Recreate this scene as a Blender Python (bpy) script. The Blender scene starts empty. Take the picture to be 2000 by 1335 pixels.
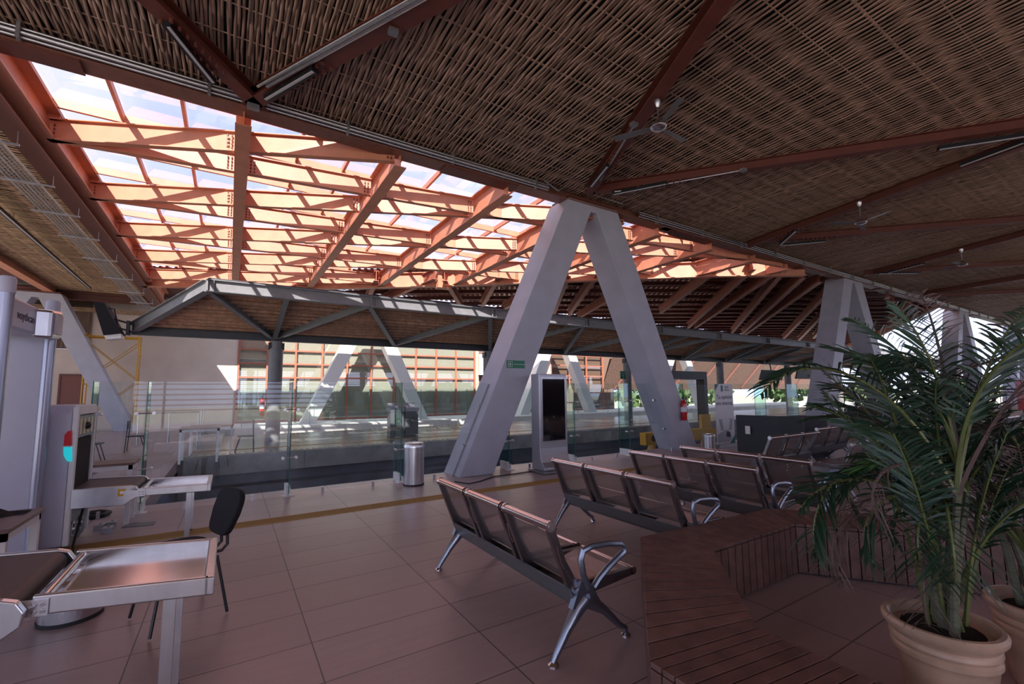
import bpy, math, random
import numpy as np
from mathutils import Vector, Matrix
random.seed(7); rng = np.random.default_rng(7)
sc = bpy.context.scene
PI = math.pi

# ------------------------------------------------------------------ camera
CAMH = 1.685
YAW, PITCH, ROLL, FPX = math.radians(32.281), math.radians(5.59), math.radians(-0.49), 871.36
fwd = Vector((math.sin(YAW) * math.cos(PITCH), math.cos(YAW) * math.cos(PITCH), math.sin(PITCH)))
rt0 = Vector((math.cos(YAW), -math.sin(YAW), 0)); up0 = rt0.cross(fwd)
rgt = rt0 * math.cos(ROLL) + up0 * math.sin(ROLL); upv = up0 * math.cos(ROLL) - rt0 * math.sin(ROLL)
cam_d = bpy.data.cameras.new('camera'); cam = bpy.data.objects.new('camera', cam_d)
sc.collection.objects.link(cam); sc.camera = cam
cam_d.sensor_width = 36; cam_d.lens = FPX * 36 / 2000
cam_d.shift_x = 0.0; cam_d.shift_y = 11.94 / 2000
cam_d.clip_end = 400; cam_d.clip_start = 0.05
M = Matrix((rgt, upv, -fwd)).transposed().to_4x4(); M.translation = (0, 0, CAMH)
cam.matrix_world = M

# ------------------------------------------------------------------ view, world, sun
sc.view_settings.view_transform = 'Standard'; sc.view_settings.look = 'None'
sc.view_settings.gamma = 1; sc.view_settings.use_curve_mapping = False
sc.view_settings.exposure = 0.40
w = bpy.data.worlds.new('sky'); sc.world = w; w.use_nodes = True
nt = w.node_tree; nt.nodes.clear()
def N(t, k, **kw):
    n = t.nodes.new(k)
    for a, v in kw.items():
        if a.startswith('i_'):
            n.inputs[a[2:].replace('_', ' ')].default_value = v
        else: setattr(n, a, v)
    return n
wo = N(nt, 'ShaderNodeOutputWorld'); bg = N(nt, 'ShaderNodeBackground'); bg.inputs['Strength'].default_value = 1.05
tc = N(nt, 'ShaderNodeTexCoord'); nz = N(nt, 'ShaderNodeTexNoise'); nz.inputs['Scale'].default_value = 2.2; nz.inputs['Detail'].default_value = 6; nz.inputs['Roughness'].default_value = .55
rp = N(nt, 'ShaderNodeValToRGB'); rp.color_ramp.elements[0].position = .38; rp.color_ramp.elements[0].color = (.42, .53, .92, 1)
rp.color_ramp.elements[1].position = .62; rp.color_ramp.elements[1].color = (.80, .84, 1.02, 1)
sx = N(nt, 'ShaderNodeSeparateXYZ'); hz = N(nt, 'ShaderNodeMapRange'); hz.inputs['From Min'].default_value = 0.0; hz.inputs['From Max'].default_value = .45
mx = N(nt, 'ShaderNodeMix', data_type='RGBA')
mx.inputs[6].default_value = (1.05, 1.16, 1.62, 1)
L = nt.links.new
L(tc.outputs['Generated'], nz.inputs['Vector']); L(nz.outputs['Fac'], rp.inputs['Fac'])
L(tc.outputs['Generated'], sx.inputs[0]); L(sx.outputs['Z'], hz.inputs['Value'])
L(hz.outputs['Result'], mx.inputs[0]); L(rp.outputs['Color'], mx.inputs[7]); L(mx.outputs[2], bg.inputs['Color'])
L(bg.outputs[0], wo.inputs['Surface'])
sun_d = bpy.data.lights.new('sun', 'SUN'); sun_d.energy = 9.6; sun_d.angle = math.radians(.53); sun_d.color = (1, .90, .82)
sun = bpy.data.objects.new('sun', sun_d); sc.collection.objects.link(sun)
SUN_DIR = Vector((.62, 1.36, -1)).normalized()
sun.rotation_euler = SUN_DIR.to_track_quat('-Z', 'Y').to_euler(); sun.location = (-20, -30, 40)

# ------------------------------------------------------------------ helpers
def ray(x, y): return (rgt * ((x - 1000) / FPX) - upv * ((y - 679.44) / FPX) + fwd)
def onz(x, y, z=0.0):
    d = ray(x, y); t = (z - CAMH) / d.z; return Vector((0, 0, CAMH)) + d * t
def ony(x, y, Y):
    d = ray(x, y); return Vector((0, 0, CAMH)) + d * (Y / d.y)
def onx(x, y, X):
    d = ray(x, y); return Vector((0, 0, CAMH)) + d * (X / d.x)

def mat(name, col, rough=.5, metal=0, noise=0, nscale=8, bump=0, bscale=60, spec=.5, emis=None, coat=0, stretch=None, island=0):
    m = bpy.data.materials.new(name); m.use_nodes = True; t = m.node_tree; b = t.nodes['Principled BSDF']
    b.inputs['Base Color'].default_value = (*col, 1); b.inputs['Roughness'].default_value = rough; b.inputs['Metallic'].default_value = metal
    b.inputs['Specular IOR Level'].default_value = spec
    if coat: b.inputs['Coat Weight'].default_value = coat
    if emis: b.inputs['Emission Color'].default_value = (*emis[:3], 1); b.inputs['Emission Strength'].default_value = emis[3]
    lk = t.links.new; tcn = N(t, 'ShaderNodeTexCoord'); src = tcn.outputs['Object']
    if stretch:
        mp = N(t, 'ShaderNodeMapping'); mp.inputs['Scale'].default_value = stretch; lk(src, mp.inputs[0]); src = mp.outputs[0]
    cur = None
    if noise:
        n = N(t, 'ShaderNodeTexNoise'); n.inputs['Scale'].default_value = nscale; n.inputs['Detail'].default_value = 5; lk(src, n.inputs['Vector'])
        mr = N(t, 'ShaderNodeMapRange'); mr.inputs['From Min'].default_value = .3; mr.inputs['From Max'].default_value = .7; mr.inputs['To Min'].default_value = 1 - noise; mr.inputs['To Max'].default_value = 1 + noise
        lk(n.outputs['Fac'], mr.inputs['Value']); cur = mr.outputs['Result']
    if island:
        g = N(t, 'ShaderNodeNewGeometry'); mr2 = N(t, 'ShaderNodeMapRange'); mr2.inputs['To Min'].default_value = 1 - island; mr2.inputs['To Max'].default_value = 1 + island
        lk(g.outputs['Random Per Island'], mr2.inputs['Value'])
        if cur is None: cur = mr2.outputs['Result']
        else:
            mu = N(t, 'ShaderNodeMath', operation='MULTIPLY'); lk(cur, mu.inputs[0]); lk(mr2.outputs['Result'], mu.inputs[1]); cur = mu.outputs[0]
    if cur is not None:
        vm = N(t, 'ShaderNodeVectorMath', operation='SCALE'); vm.inputs[0].default_value = col; lk(cur, vm.inputs['Scale']); lk(vm.outputs[0], b.inputs['Base Color'])
    if bump:
        n2 = N(t, 'ShaderNodeTexNoise'); n2.inputs['Scale'].default_value = bscale; n2.inputs['Detail'].default_value = 3; lk(src, n2.inputs['Vector'])
        bp = N(t, 'ShaderNodeBump'); bp.inputs['Strength'].default_value = bump; bp.inputs['Distance'].default_value = .01; lk(n2.outputs['Fac'], bp.inputs['Height']); lk(bp.outputs[0], b.inputs['Normal'])
    return m

def glass_mat(name, tint, refl=1.0, rough=0.0):
    m = bpy.data.materials.new(name); m.use_nodes = True; t = m.node_tree; t.nodes.clear(); lk = t.links.new
    o = N(t, 'ShaderNodeOutputMaterial'); tr = N(t, 'ShaderNodeBsdfTransparent'); tr.inputs['Color'].default_value = (*tint, 1)
    gl = N(t, 'ShaderNodeBsdfGlossy'); gl.inputs['Roughness'].default_value = rough; gl.inputs['Color'].default_value = (1, 1, 1, 1)
    g = N(t, 'ShaderNodeNewGeometry'); dt = N(t, 'ShaderNodeVectorMath', operation='DOT_PRODUCT'); lk(g.outputs['Normal'], dt.inputs[0]); lk(g.outputs['Incoming'], dt.inputs[1])
    ab = N(t, 'ShaderNodeMath', operation='ABSOLUTE'); lk(dt.outputs['Value'], ab.inputs[0])
    om = N(t, 'ShaderNodeMath', operation='SUBTRACT'); om.inputs[0].default_value = 1; lk(ab.outputs[0], om.inputs[1])
    pw = N(t, 'ShaderNodeMath', operation='POWER'); pw.inputs[1].default_value = 5; lk(om.outputs[0], pw.inputs[0])
    fr = N(t, 'ShaderNodeMath', operation='MULTIPLY_ADD'); fr.inputs[1].default_value = .92; fr.inputs[2].default_value = .08; lk(pw.outputs[0], fr.inputs[0])
    mu = N(t, 'ShaderNodeMath', operation='MULTIPLY'); mu.use_clamp = True; mu.inputs[1].default_value = refl; lk(fr.outputs[0], mu.inputs[0])
    mi = N(t, 'ShaderNodeMixShader'); lk(mu.outputs[0], mi.inputs[0]); lk(tr.outputs[0], mi.inputs[1]); lk(gl.outputs[0], mi.inputs[2]); lk(mi.outputs[0], o.inputs[0])
    return m

MT = {}
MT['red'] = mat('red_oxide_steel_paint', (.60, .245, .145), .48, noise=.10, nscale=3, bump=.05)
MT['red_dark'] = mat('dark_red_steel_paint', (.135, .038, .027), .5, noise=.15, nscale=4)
MT['red_mid'] = mat('mid_red_steel', (.36, .115, .07), .5, noise=.12, nscale=3)  # red tone between the bright and the dark steel
MT['edge_red'] = mat('brown_red_edge_beam', (.20, .085, .06), .45, noise=.12)
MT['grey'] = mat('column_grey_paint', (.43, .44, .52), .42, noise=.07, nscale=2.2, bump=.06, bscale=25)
MT['canopy'] = mat('canopy_grey_steel', (.19, .195, .20), .42, noise=.10, nscale=4)
MT['canopy_dark'] = mat('canopy_charcoal_steel', (.05, .053, .06), .45, noise=.15, nscale=5)
MT['bamboo'] = mat('woven_bamboo_slats', (.35, .235, .18), .55, noise=.35, nscale=3.5, stretch=(6, .7, 3), island=.28)
MT['bamboo_x'] = mat('woven_bamboo_slats_across', (.44, .29, .18), .55, noise=.35, nscale=3.5, stretch=(.7, 6, 3), island=.28)
MT['pole'] = mat('split_bamboo_poles', (.44, .25, .16), .5, noise=.25, nscale=5, island=.2)
MT['void'] = mat('dark_roof_backing', (.012, .009, .008), .9)
MT['steel'] = mat('brushed_stainless_steel', (.62, .62, .65), .28, 1, noise=.08, nscale=6, stretch=(1, 8, 1))
MT['steel_dull'] = mat('galvanised_steel', (.42, .43, .46), .42, .9, noise=.12, nscale=12)
MT['chrome'] = mat('chrome', (.55, .52, .52), .14, 1)
MT['alu'] = mat('cast_aluminium_blue_grey', (.30, .34, .42), .3, .9)
MT['dark_metal'] = mat('dark_perforated_frame', (.24, .225, .24), .24, .9)
MT['black'] = mat('black_plastic', (.012, .012, .015), .38)
MT['rubber'] = mat('black_rubber', (.02, .02, .022), .7)
MT['belt'] = mat('brown_conveyor_belt', (.055, .038, .04), .5, noise=.15, nscale=30)
MT['fabric'] = mat('black_chair_fabric', (.008, .008, .012), .85, bump=.3, bscale=300)
MT['lilac'] = mat('pale_lilac_enamel', (.55, .55, .66), .38, noise=.03, nscale=3)
MT['lilac_d'] = mat('satin_grey_post', (.40, .41, .50), .25, .5)
MT['white'] = mat('white_paint', (.80, .80, .80), .45, noise=.03)
MT['cream'] = mat('cream_wall_render', (.66, .56, .49), .8, noise=.06, nscale=1.2, bump=.1, bscale=40)
MT['concrete'] = mat('stained_concrete', (.27, .27, .265), .75, noise=.35, nscale=1.6, bump=.15, bscale=20)
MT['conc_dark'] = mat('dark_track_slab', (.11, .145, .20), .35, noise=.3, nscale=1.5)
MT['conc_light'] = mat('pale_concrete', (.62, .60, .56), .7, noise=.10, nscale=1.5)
MT['plat'] = mat('polished_platform_tiles', (.13, .125, .12), .22, noise=.25, nscale=2, stretch=(.4, 3, 1))
MT['yellow'] = mat('yellow_tactile_paint', (.50, .30, .075), .6, noise=.15, nscale=20)
MT['yel2'] = mat('bright_yellow_paint', (.60, .32, .03), .45)
MT['green'] = mat('green_sign', (.015, .20, .11), .4)
MT['teal'] = mat('teal_print', (.02, .17, .17), .45)
MT['redp'] = mat('extinguisher_red', (.50, .012, .012), .25, coat=.5)
MT['cyan'] = mat('cyan_lamp', (.02, .55, .62), .3, emis=(.02, .8, .9, .35))
MT['wood'] = mat('brown_laminate_tabletop', (.20, .125, .10), .4, noise=.3, nscale=6, stretch=(1, 12, 1))
MT['terra'] = mat('glazed_beige_clay', (.46, .31, .22), .35, noise=.25, nscale=5, bump=.1, bscale=18)
MT['soil'] = mat('dark_soil', (.012, .009, .007), .95, bump=.8, bscale=60)
MT['leaf'] = mat('palm_leaf_green', (.022, .060, .032), .38, noise=.3, nscale=2, island=.35)
MT['leaf_l'] = mat('young_palm_leaf', (.06, .15, .04), .4, island=.3)
MT['dry'] = mat('dried_palm_leaf', (.11, .072, .065), .6, island=.35)
MT['stem'] = mat('palm_stem', (.12, .15, .045), .4, noise=.25, nscale=8)
MT['trunk'] = mat('palm_trunk', (.12, .13, .085), .5, noise=.3, nscale=20, stretch=(1, 1, 3))
MT['glass'] = glass_mat('barrier_glass', (.88, .95, .94), 1.0)
MT['fin'] = glass_mat('glass_fin', (.68, .85, .81), 1.2)
MT['edge'] = mat('green_glass_edge', (.04, .19, .16), .15)
MT['skyglass'] = glass_mat('roof_glass', (.93, .94, 1.0), 1.5)
MT['winglass'] = glass_mat('window_glass', (.92, .95, .93), 2.2)
MT['screen'] = mat('dark_glossy_screen', (.006, .006, .009), .08, coat=1)
MT['lens'] = mat('pale_lamp_diffuser', (.55, .54, .60), .4)
MT['foliage'] = mat('distant_foliage', (.07, .12, .04), .8, noise=.4, nscale=3, island=.4)
MT['ground'] = mat('dry_ground', (.42, .42, .30), .9, noise=.2, nscale=.3)
MT['paper'] = mat('printed_white_banner', (.74, .75, .80), .6)
MT['ink'] = mat('dark_print', (.05, .055, .10), .6)
MT['cream_int'] = mat('beige_interior', (.33, .325, .275), .8)
MT['brown_wall'] = mat('brown_reed_wall', (.13, .082, .062), .7, noise=.4, nscale=2, stretch=(8, 8, .6))

def floor_mat():
    m = bpy.data.materials.new('pinkish_beige_floor_tiles'); m.use_nodes = True; t = m.node_tree; b = t.nodes['Principled BSDF']; lk = t.links.new
    g = N(t, 'ShaderNodeNewGeometry'); s = N(t, 'ShaderNodeSeparateXYZ'); lk(g.outputs['Position'], s.inputs[0])
    def mth(op, a, c=None, d=None):
        n = N(t, 'ShaderNodeMath', operation=op)
        for k, v in enumerate((a, c, d)):
            if v is None: continue
            if isinstance(v, (int, float)): n.inputs[k].default_value = v
            else: lk(v, n.inputs[k])
        return n.outputs[0]
    u = mth('DIVIDE', mth('SUBTRACT', s.outputs['X'], .55 - 20.4), 1.02); v = mth('DIVIDE', mth('SUBTRACT', s.outputs['Y'], 2.955 - 14.85), .495)
    fu = mth('FRACT', u); fv = mth('FRACT', v)
    du = mth('MULTIPLY', mth('MINIMUM', fu, mth('SUBTRACT', 1, fu)), 1.02); dv = mth('MULTIPLY', mth('MINIMUM', fv, mth('SUBTRACT', 1, fv)), .495)
    line = mth('LESS_THAN', mth('MINIMUM', du, dv), .0042)
    cx = N(t, 'ShaderNodeCombineXYZ'); lk(mth('FLOOR', u), cx.inputs[0]); lk(mth('FLOOR', v), cx.inputs[1])
    wn = N(t, 'ShaderNodeTexWhiteNoise'); wn.noise_dimensions = '3D'; lk(cx.outputs[0], wn.inputs['Vector'])
    mp = N(t, 'ShaderNodeMapping'); mp.inputs['Scale'].default_value = (1.3, 9, 1); lk(g.outputs['Position'], mp.inputs[0])
    ns = N(t, 'ShaderNodeTexNoise'); ns.inputs['Scale'].default_value = 1.6; ns.inputs['Detail'].default_value = 6; lk(mp.outputs[0], ns.inputs['Vector'])
    ns2 = N(t, 'ShaderNodeTexNoise'); ns2.inputs['Scale'].default_value = 90; ns2.inputs['Detail'].default_value = 2; lk(g.outputs['Position'], ns2.inputs['Vector'])
    val = mth('ADD', mth('ADD', .72, mth('MULTIPLY', wn.outputs['Value'], .10)), mth('ADD', mth('MULTIPLY', ns.outputs['Fac'], .30), mth('MULTIPLY', ns2.outputs['Fac'], .14)))
    vm = N(t, 'ShaderNodeVectorMath', operation='SCALE'); vm.inputs[0].default_value = (.42, .315, .31); lk(val, vm.inputs['Scale'])
    mi = N(t, 'ShaderNodeMix', data_type='RGBA'); lk(line, mi.inputs[0]); lk(vm.outputs[0], mi.inputs[6]); mi.inputs[7].default_value = (.085, .07, .07, 1)
    lk(mi.outputs[2], b.inputs['Base Color'])
    rr = mth('ADD', .24, mth('MULTIPLY', ns.outputs['Fac'], .20)); lk(rr, b.inputs['Roughness'])
    bp = N(t, 'ShaderNodeBump'); bp.inputs['Strength'].default_value = .35; bp.inputs['Distance'].default_value = .004
    lk(mth('SUBTRACT', mth('MULTIPLY', ns.outputs['Fac'], .35), line), bp.inputs['Height']); lk(bp.outputs[0], b.inputs['Normal'])
    return m
MT['floor'] = floor_mat()

def perf_mat():      # perforated steel sheet: small holes in a grid
    m = bpy.data.materials.new('perforated_steel_sheet'); m.use_nodes = True; t = m.node_tree; b = t.nodes['Principled BSDF']; lk = t.links.new
    b.inputs['Base Color'].default_value = (.40, .37, .36, 1); b.inputs['Metallic'].default_value = .85; b.inputs['Roughness'].default_value = .33
    c = N(t, 'ShaderNodeUVMap'); mp = N(t, 'ShaderNodeVectorMath', operation='FRACTION'); lk(c.outputs[0], mp.inputs[0])
    sb = N(t, 'ShaderNodeVectorMath', operation='SUBTRACT'); sb.inputs[1].default_value = (.5, .5, 0); lk(mp.outputs[0], sb.inputs[0])
    ln = N(t, 'ShaderNodeVectorMath', operation='LENGTH'); lk(sb.outputs[0], ln.inputs[0])
    lt = N(t, 'ShaderNodeMath', operation='LESS_THAN'); lt.inputs[1].default_value = .27; lk(ln.outputs['Value'], lt.inputs[0])
    tr = N(t, 'ShaderNodeBsdfTransparent'); ms = N(t, 'ShaderNodeMixShader'); lk(lt.outputs[0], ms.inputs[0]); lk(b.outputs[0], ms.inputs[1]); lk(tr.outputs[0], ms.inputs[2])
    lk(ms.outputs[0], t.nodes['Material Output'].inputs['Surface'])
    return m
MT['perf'] = perf_mat()

def deck_mat():
    m = mat('brown_composite_decking', (.15, .078, .066), .5, noise=.28, nscale=9, stretch=(1, 1, 1), island=.16, bump=.25, bscale=70)
    return m
MT['deck'] = deck_mat()

class MB:
    def __init__(s): s.v = []; s.f = []; s.uv = None
    def add(s, vs, fs):
        o = len(s.v); s.v += [tuple(p) for p in vs]; s.f += [tuple(i + o for i in f) for f in fs]; return s
    def box(s, a, b):
        x0, y0, z0 = (min(a[i], b[i]) for i in range(3)); x1, y1, z1 = (max(a[i], b[i]) for i in range(3))
        return s.add([(x0, y0, z0), (x1, y0, z0), (x1, y1, z0), (x0, y1, z0), (x0, y0, z1), (x1, y0, z1), (x1, y1, z1), (x0, y1, z1)],
                     [(0, 3, 2, 1), (4, 5, 6, 7), (0, 1, 5, 4), (1, 2, 6, 5), (2, 3, 7, 6), (3, 0, 4, 7)])
    def bar(s, a, b, wd, ht, up=(0, 0, 1), off=(0, 0)):       # a box from a to b
        a = Vector(a); b = Vector(b); d = (b - a).normalized(); u = Vector(up); r = d.cross(u)
        if r.length < 1e-5: u = Vector((0, 1, 0)); r = d.cross(u)
        r.normalize(); u = r.cross(d)
        vs = []
        for p in (a, b):
            for sx_, sz in ((-1, -1), (1, -1), (1, 1), (-1, 1)):
                vs.append(p + r * (sx_ * wd / 2 + off[0]) + u * (sz * ht / 2 + off[1]))
        return s.add(vs, [(0, 1, 2, 3), (7, 6, 5, 4), (0, 4, 5, 1), (1, 5, 6, 2), (2, 6, 7, 3), (3, 7, 4, 0)])
    def ibeam(s, a, b, ht, wd, tf=.025, tw=.02, up=(0, 0, 1)):   # a,b at the middle of the bottom face
        s.bar(a, b, wd, tf, up, (0, tf / 2)); s.bar(a, b, wd, tf, up, (0, ht - tf / 2)); s.bar(a, b, tw, ht - 2 * tf, up, (0, ht / 2)); return s
    def tube(s, pts, r, n=8, caps=True):
        pts = [Vector(p) for p in pts]; rs = r if isinstance(r, (list, tuple)) else [r] * len(pts)
        rings = []; u = None
        for i, p in enumerate(pts):
            d = (pts[min(i + 1, len(pts) - 1)] - pts[max(i - 1, 0)]).normalized()
            if u is None:
                u = d.cross(Vector((0, 0, 1)));
                if u.length < 1e-3: u = d.cross(Vector((1, 0, 0)))
            u = (u - d * u.dot(d)).normalized(); v = d.cross(u)
            rings.append([p + (u * math.cos(2 * PI * k / n) + v * math.sin(2 * PI * k / n)) * rs[i] for k in range(n)])
        vs = [q for rg in rings for q in rg]; fs = []
        for i in range(len(pts) - 1):
            for k in range(n): fs.append((i * n + k, i * n + (k + 1) % n, (i + 1) * n + (k + 1) % n, (i + 1) * n + k))
        if caps: fs.append(tuple(range(n - 1, -1, -1))); fs.append(tuple((len(pts) - 1) * n + k for k in range(n)))
        return s.add(vs, fs)
    def lathe(s, prof, c=(0, 0, 0), n=24, sy=1.0):
        vs = []; fs = []
        for r, z in prof:
            for k in range(n): vs.append((c[0] + r * math.cos(2 * PI * k / n), c[1] + sy * r * math.sin(2 * PI * k / n), c[2] + z))
        for i in range(len(prof) - 1):
            for k in range(n): fs.append((i * n + k, i * n + (k + 1) % n, (i + 1) * n + (k + 1) % n, (i + 1) * n + k))
        fs.append(tuple(range(n - 1, -1, -1))); fs.append(tuple((len(prof) - 1) * n + k for k in range(n)))
        return s.add(vs, fs)
    def disc(s, c, ax, prof, n=16):     # turned profile (radius, height) along an axis vector
        q = Vector((0, 0, 1)).rotation_difference(Vector(ax)); o = len(s.v); s.lathe(prof, (0, 0, 0), n)
        for i in range(o, len(s.v)): s.v[i] = tuple(q @ Vector(s.v[i]) + Vector(c))
        return s
    def prism(s, poly, e):        # polygon (3D points) swept by vector e
        poly = [Vector(p) for p in poly]; e = Vector(e); n = len(poly)
        return s.add(poly + [p + e for p in poly], [tuple(range(n - 1, -1, -1)), tuple(range(n, 2 * n))] + [(i, (i + 1) % n, n + (i + 1) % n, n + i) for i in range(n)])
    def quad(s, a, b, c, d): return s.add([a, b, c, d], [(0, 1, 2, 3)])

def obj(name, mb, m, parent=None, smooth=False, bevel=0, kind=None, uvs=None, auto=True):
    me = bpy.data.meshes.new(name)
    off = Vector((0, 0, 0))
    if parent is not None and not parent.get('_local'):
        p = parent
        while p is not None: off = off + Vector(p.location); p = p.parent
    me.from_pydata([tuple(Vector(v) - off) for v in mb.v], [], mb.f); me.materials.append(m)
    if uvs is not None:
        l = me.uv_layers.new(name='UVMap')
        for poly in me.polygons:
            for li in poly.loop_indices:
                l.data[li].uv = uvs(mb.v[me.loops[li].vertex_index])
    o = bpy.data.objects.new(name, me); sc.collection.objects.link(o)
    if parent is not None: o.parent = parent
    if smooth: me.shade_smooth() if hasattr(me, 'shade_smooth') else None
    if smooth:
        try: me.set_sharp_from_angle(angle=math.radians(40))
        except Exception: pass
    if bevel:
        bm = o.modifiers.new('bevel', 'BEVEL'); bm.width = bevel; bm.segments = 2; bm.limit_method = 'ANGLE'
    if kind: o['kind'] = kind
    return o
def thing(name, label, cat, loc=(0, 0, 0), rotz=0, group=None, kind=None, local=False):
    o = bpy.data.objects.new(name, None); sc.collection.objects.link(o); o.location = loc; o.rotation_euler = (0, 0, rotz); o.empty_display_size = .2
    if label: o['label'] = label
    if cat: o['category'] = cat
    if group: o['group'] = group
    if kind: o['kind'] = kind
    if local: o['_local'] = 1
    return o
def sub(name, mb, m, parent, **k):   # a sub-part under a part that sits at its thing's own origin
    return obj(name, mb, m, parent, **k)
def tag(o, label, cat, group=None):
    o['label'] = label; o['category'] = cat
    if group: o['group'] = group
    return o
def dup(root, loc, rotz, label=None, group=None, scale=None):
    def cp(o, parent):
        c = o.copy(); sc.collection.objects.link(c)
        if parent is not None: c.parent = parent
        for ch in list(o.children): cp(ch, c)
        return c
    r = cp(root, None); r.location = loc; r.rotation_euler = (0, 0, rotz)
    if label: r['label'] = label
    if group: r['group'] = group
    if scale: r.scale = scale
    return r
def text(name, body, size, m, parent, loc, rot, align='LEFT', ext=.001):
    c = bpy.data.curves.new(name, 'FONT'); c.body = body; c.size = size; c.align_x = align; c.extrude = ext; c.materials.append(m); c.resolution_u = 3
    o = bpy.data.objects.new(name, c); sc.collection.objects.link(o); o.parent = parent
    off = Vector((0, 0, 0))
    if not parent.get('_local'):
        p = parent
        while p is not None: off = off + Vector(p.location); p = p.parent
    bpy.context.view_layer.update()
    me = bpy.data.meshes.new_from_object(o.evaluated_get(bpy.context.evaluated_depsgraph_get()))
    bpy.data.objects.remove(o); o = bpy.data.objects.new(name, me); sc.collection.objects.link(o); o.parent = parent
    o.location = Vector(loc) - off; o.rotation_euler = rot
    return o
FACE_NY = (PI / 2, 0, 0)          # text on a plane that faces -Y, reading along +X

# ================================================================== THE SETTING
def struct(name, mb, m, **k): return obj(name, mb, m, kind='structure', **k)
YC = 8.2          # front face of the near column row
struct('ground', MB().quad((-150, -120, -1.5), (220, -120, -1.5), (220, 220, -1.5), (-150, 220, -1.5)), MT['ground'])
struct('floor', MB().box((-12, -16, -.3), (62, 8.95, 0)).box((-12, 8.95, -.3), (-1.05, 28.6, 0)), MT['floor'])
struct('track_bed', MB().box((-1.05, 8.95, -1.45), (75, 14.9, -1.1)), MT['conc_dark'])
mb = MB(); mb.box((-1.05, 14.72, -.5), (75, 15.0, 0))
for k in range(26): mb.box((-1.0 + k * 3, 14.705, -.5), (-.985 + k * 3 + 2.95, 14.72, -.02))
struct('platform_edge_wall', mb, MT['concrete'])
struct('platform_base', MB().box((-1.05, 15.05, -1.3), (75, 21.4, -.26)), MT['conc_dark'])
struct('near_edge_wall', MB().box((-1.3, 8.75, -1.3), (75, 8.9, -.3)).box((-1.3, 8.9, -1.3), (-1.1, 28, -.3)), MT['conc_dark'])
struct('platform_floor', MB().box((-1.05, 15.0, -.25), (75, 21.6, 0.004)), MT['plat'])
mb = MB()
for y0 in (15.12, 21.15):
    for k in range(420): mb.box((-1 + k * .18, y0, .004), (-1 + k * .18 + .09, y0 + .1, .012))
struct('platform_edge_studs', mb, mat('cream_edge_studs', (.62, .55, .34), .6))
struct('platform_guide_strip', MB().box((-1, 16.1, .004), (75, 16.3, .010)), MT['yellow'])
struct('trim_1', MB().box((-12, 6.78, 0), (34, 7.06, .006)), MT['yellow'])   # tactile strip
mb = MB()
for k in range(7): mb.box((-12, 6.80 + k * .036, .006), (34, 6.815 + k * .036, .010))
for k in range(46): pass
struct('trim_2', mb, mat('ochre_strip_ribs', (.36, .21, .06), .6))
struct('track_bed_far', MB().box((-1.05, 21.6, -1.4), (75, 26.3, -1.1)), MT['conc_light'])
struct('far_platform_wall', MB().box((-1.05, 26.2, -1.1), (75, 26.5, -.02)), MT['conc_light'])
struct('floor_far', MB().box((-1.05, 26.5, -.3), (75, 32, 0)), MT['conc_light'])
struct('floor_left_far', MB().box((-14, 28.6, -.3), (-1.05, 34, 0)), MT['conc_light'])
# walls at the far side
struct('wall_back', MB().box((-6.2, 30.5, 0), (.38, 30.8, 6.98)), MT['cream'])
struct('wall_left_far', MB().box((-14, 30.6, 0), (-6.2, 30.9, 4.0)), MT['cream'])
struct('wall_left_upper', MB().box((-14, 30.4, 4.0), (-6.1, 30.5, 6.5)), MT['brown_wall'])
struct('back_left_sun_blocker', MB().box((-14, 25.5, 7.0), (.3, 31, 7.1)), MT['red_dark'])  # added opaque panel that trims the sun patch on the back wall
struct('wall_window_backing', MB().box((.38, 30.66, 0), (16.3, 30.9, 6.95)), MT['cream_int'])
# the wall of red framed windows
XM = [.38, 1.86, 3.4, 4.93, 6.47, 8.02, 9.6, 11.15, 12.7, 14.28, 15.85]
for i in range(10):
    mb = MB(); a, b = XM[i], XM[i + 1]
    for x in ((a, b) if i == 9 else (a,)): mb.box((x - .05, 30.44, 0), (x + .05, 30.56, 5.6))
    for z in (.03, 2.62, 3.45, 4.27, 5.1): mb.box((a + .05, 30.45, z), (b - .05, 30.55, z + .09))
    wd = thing('window_%d' % (i + 1), None, None, ((a + b) / 2, 30.5, 0), kind='structure')
    obj('window_frame', mb, MT['red_mid'], wd)
    obj('pane', MB().quad((a, 30.52, .05), (b, 30.52, .05), (b, 30.52, 5.5), (a, 30.52, 5.5)), MT['winglass'], wd)
# darker glazed wall further right
for i in range(5):
    a = 19.2 + i * 2.0; b = a + 2.0; mb = MB()
    for x in ((a, b) if i == 4 else (a,)): mb.box((x - .05, 30.46, 0), (x + .05, 30.56, 5.6))
    for z in (.03, 1.5, 3.0, 3.9, 4.8): mb.box((a, 30.47, z), (b, 30.55, z + .08))
    wd = thing('window_%d' % (i + 11), None, None, ((a + b) / 2, 30.5, 0), kind='structure')
    obj('window_frame', mb, MT['red_mid'], wd)
    obj('pane', MB().quad((a, 30.52, .05), (b, 30.52, .05), (b, 30.52, 5.5), (a, 30.52, 5.5)), MT['winglass'], wd)
struct('wall_right_backing', MB().box((16.3, 30.95, 0), (31, 31.1, 6.9)), mat('dim_brown_interior', (.16, .10, .075), .8))
struct('wall_panel', MB().box((16.2, 30.3, 3.0), (23.0, 30.5, 4.6)), MT['cream'])
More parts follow.
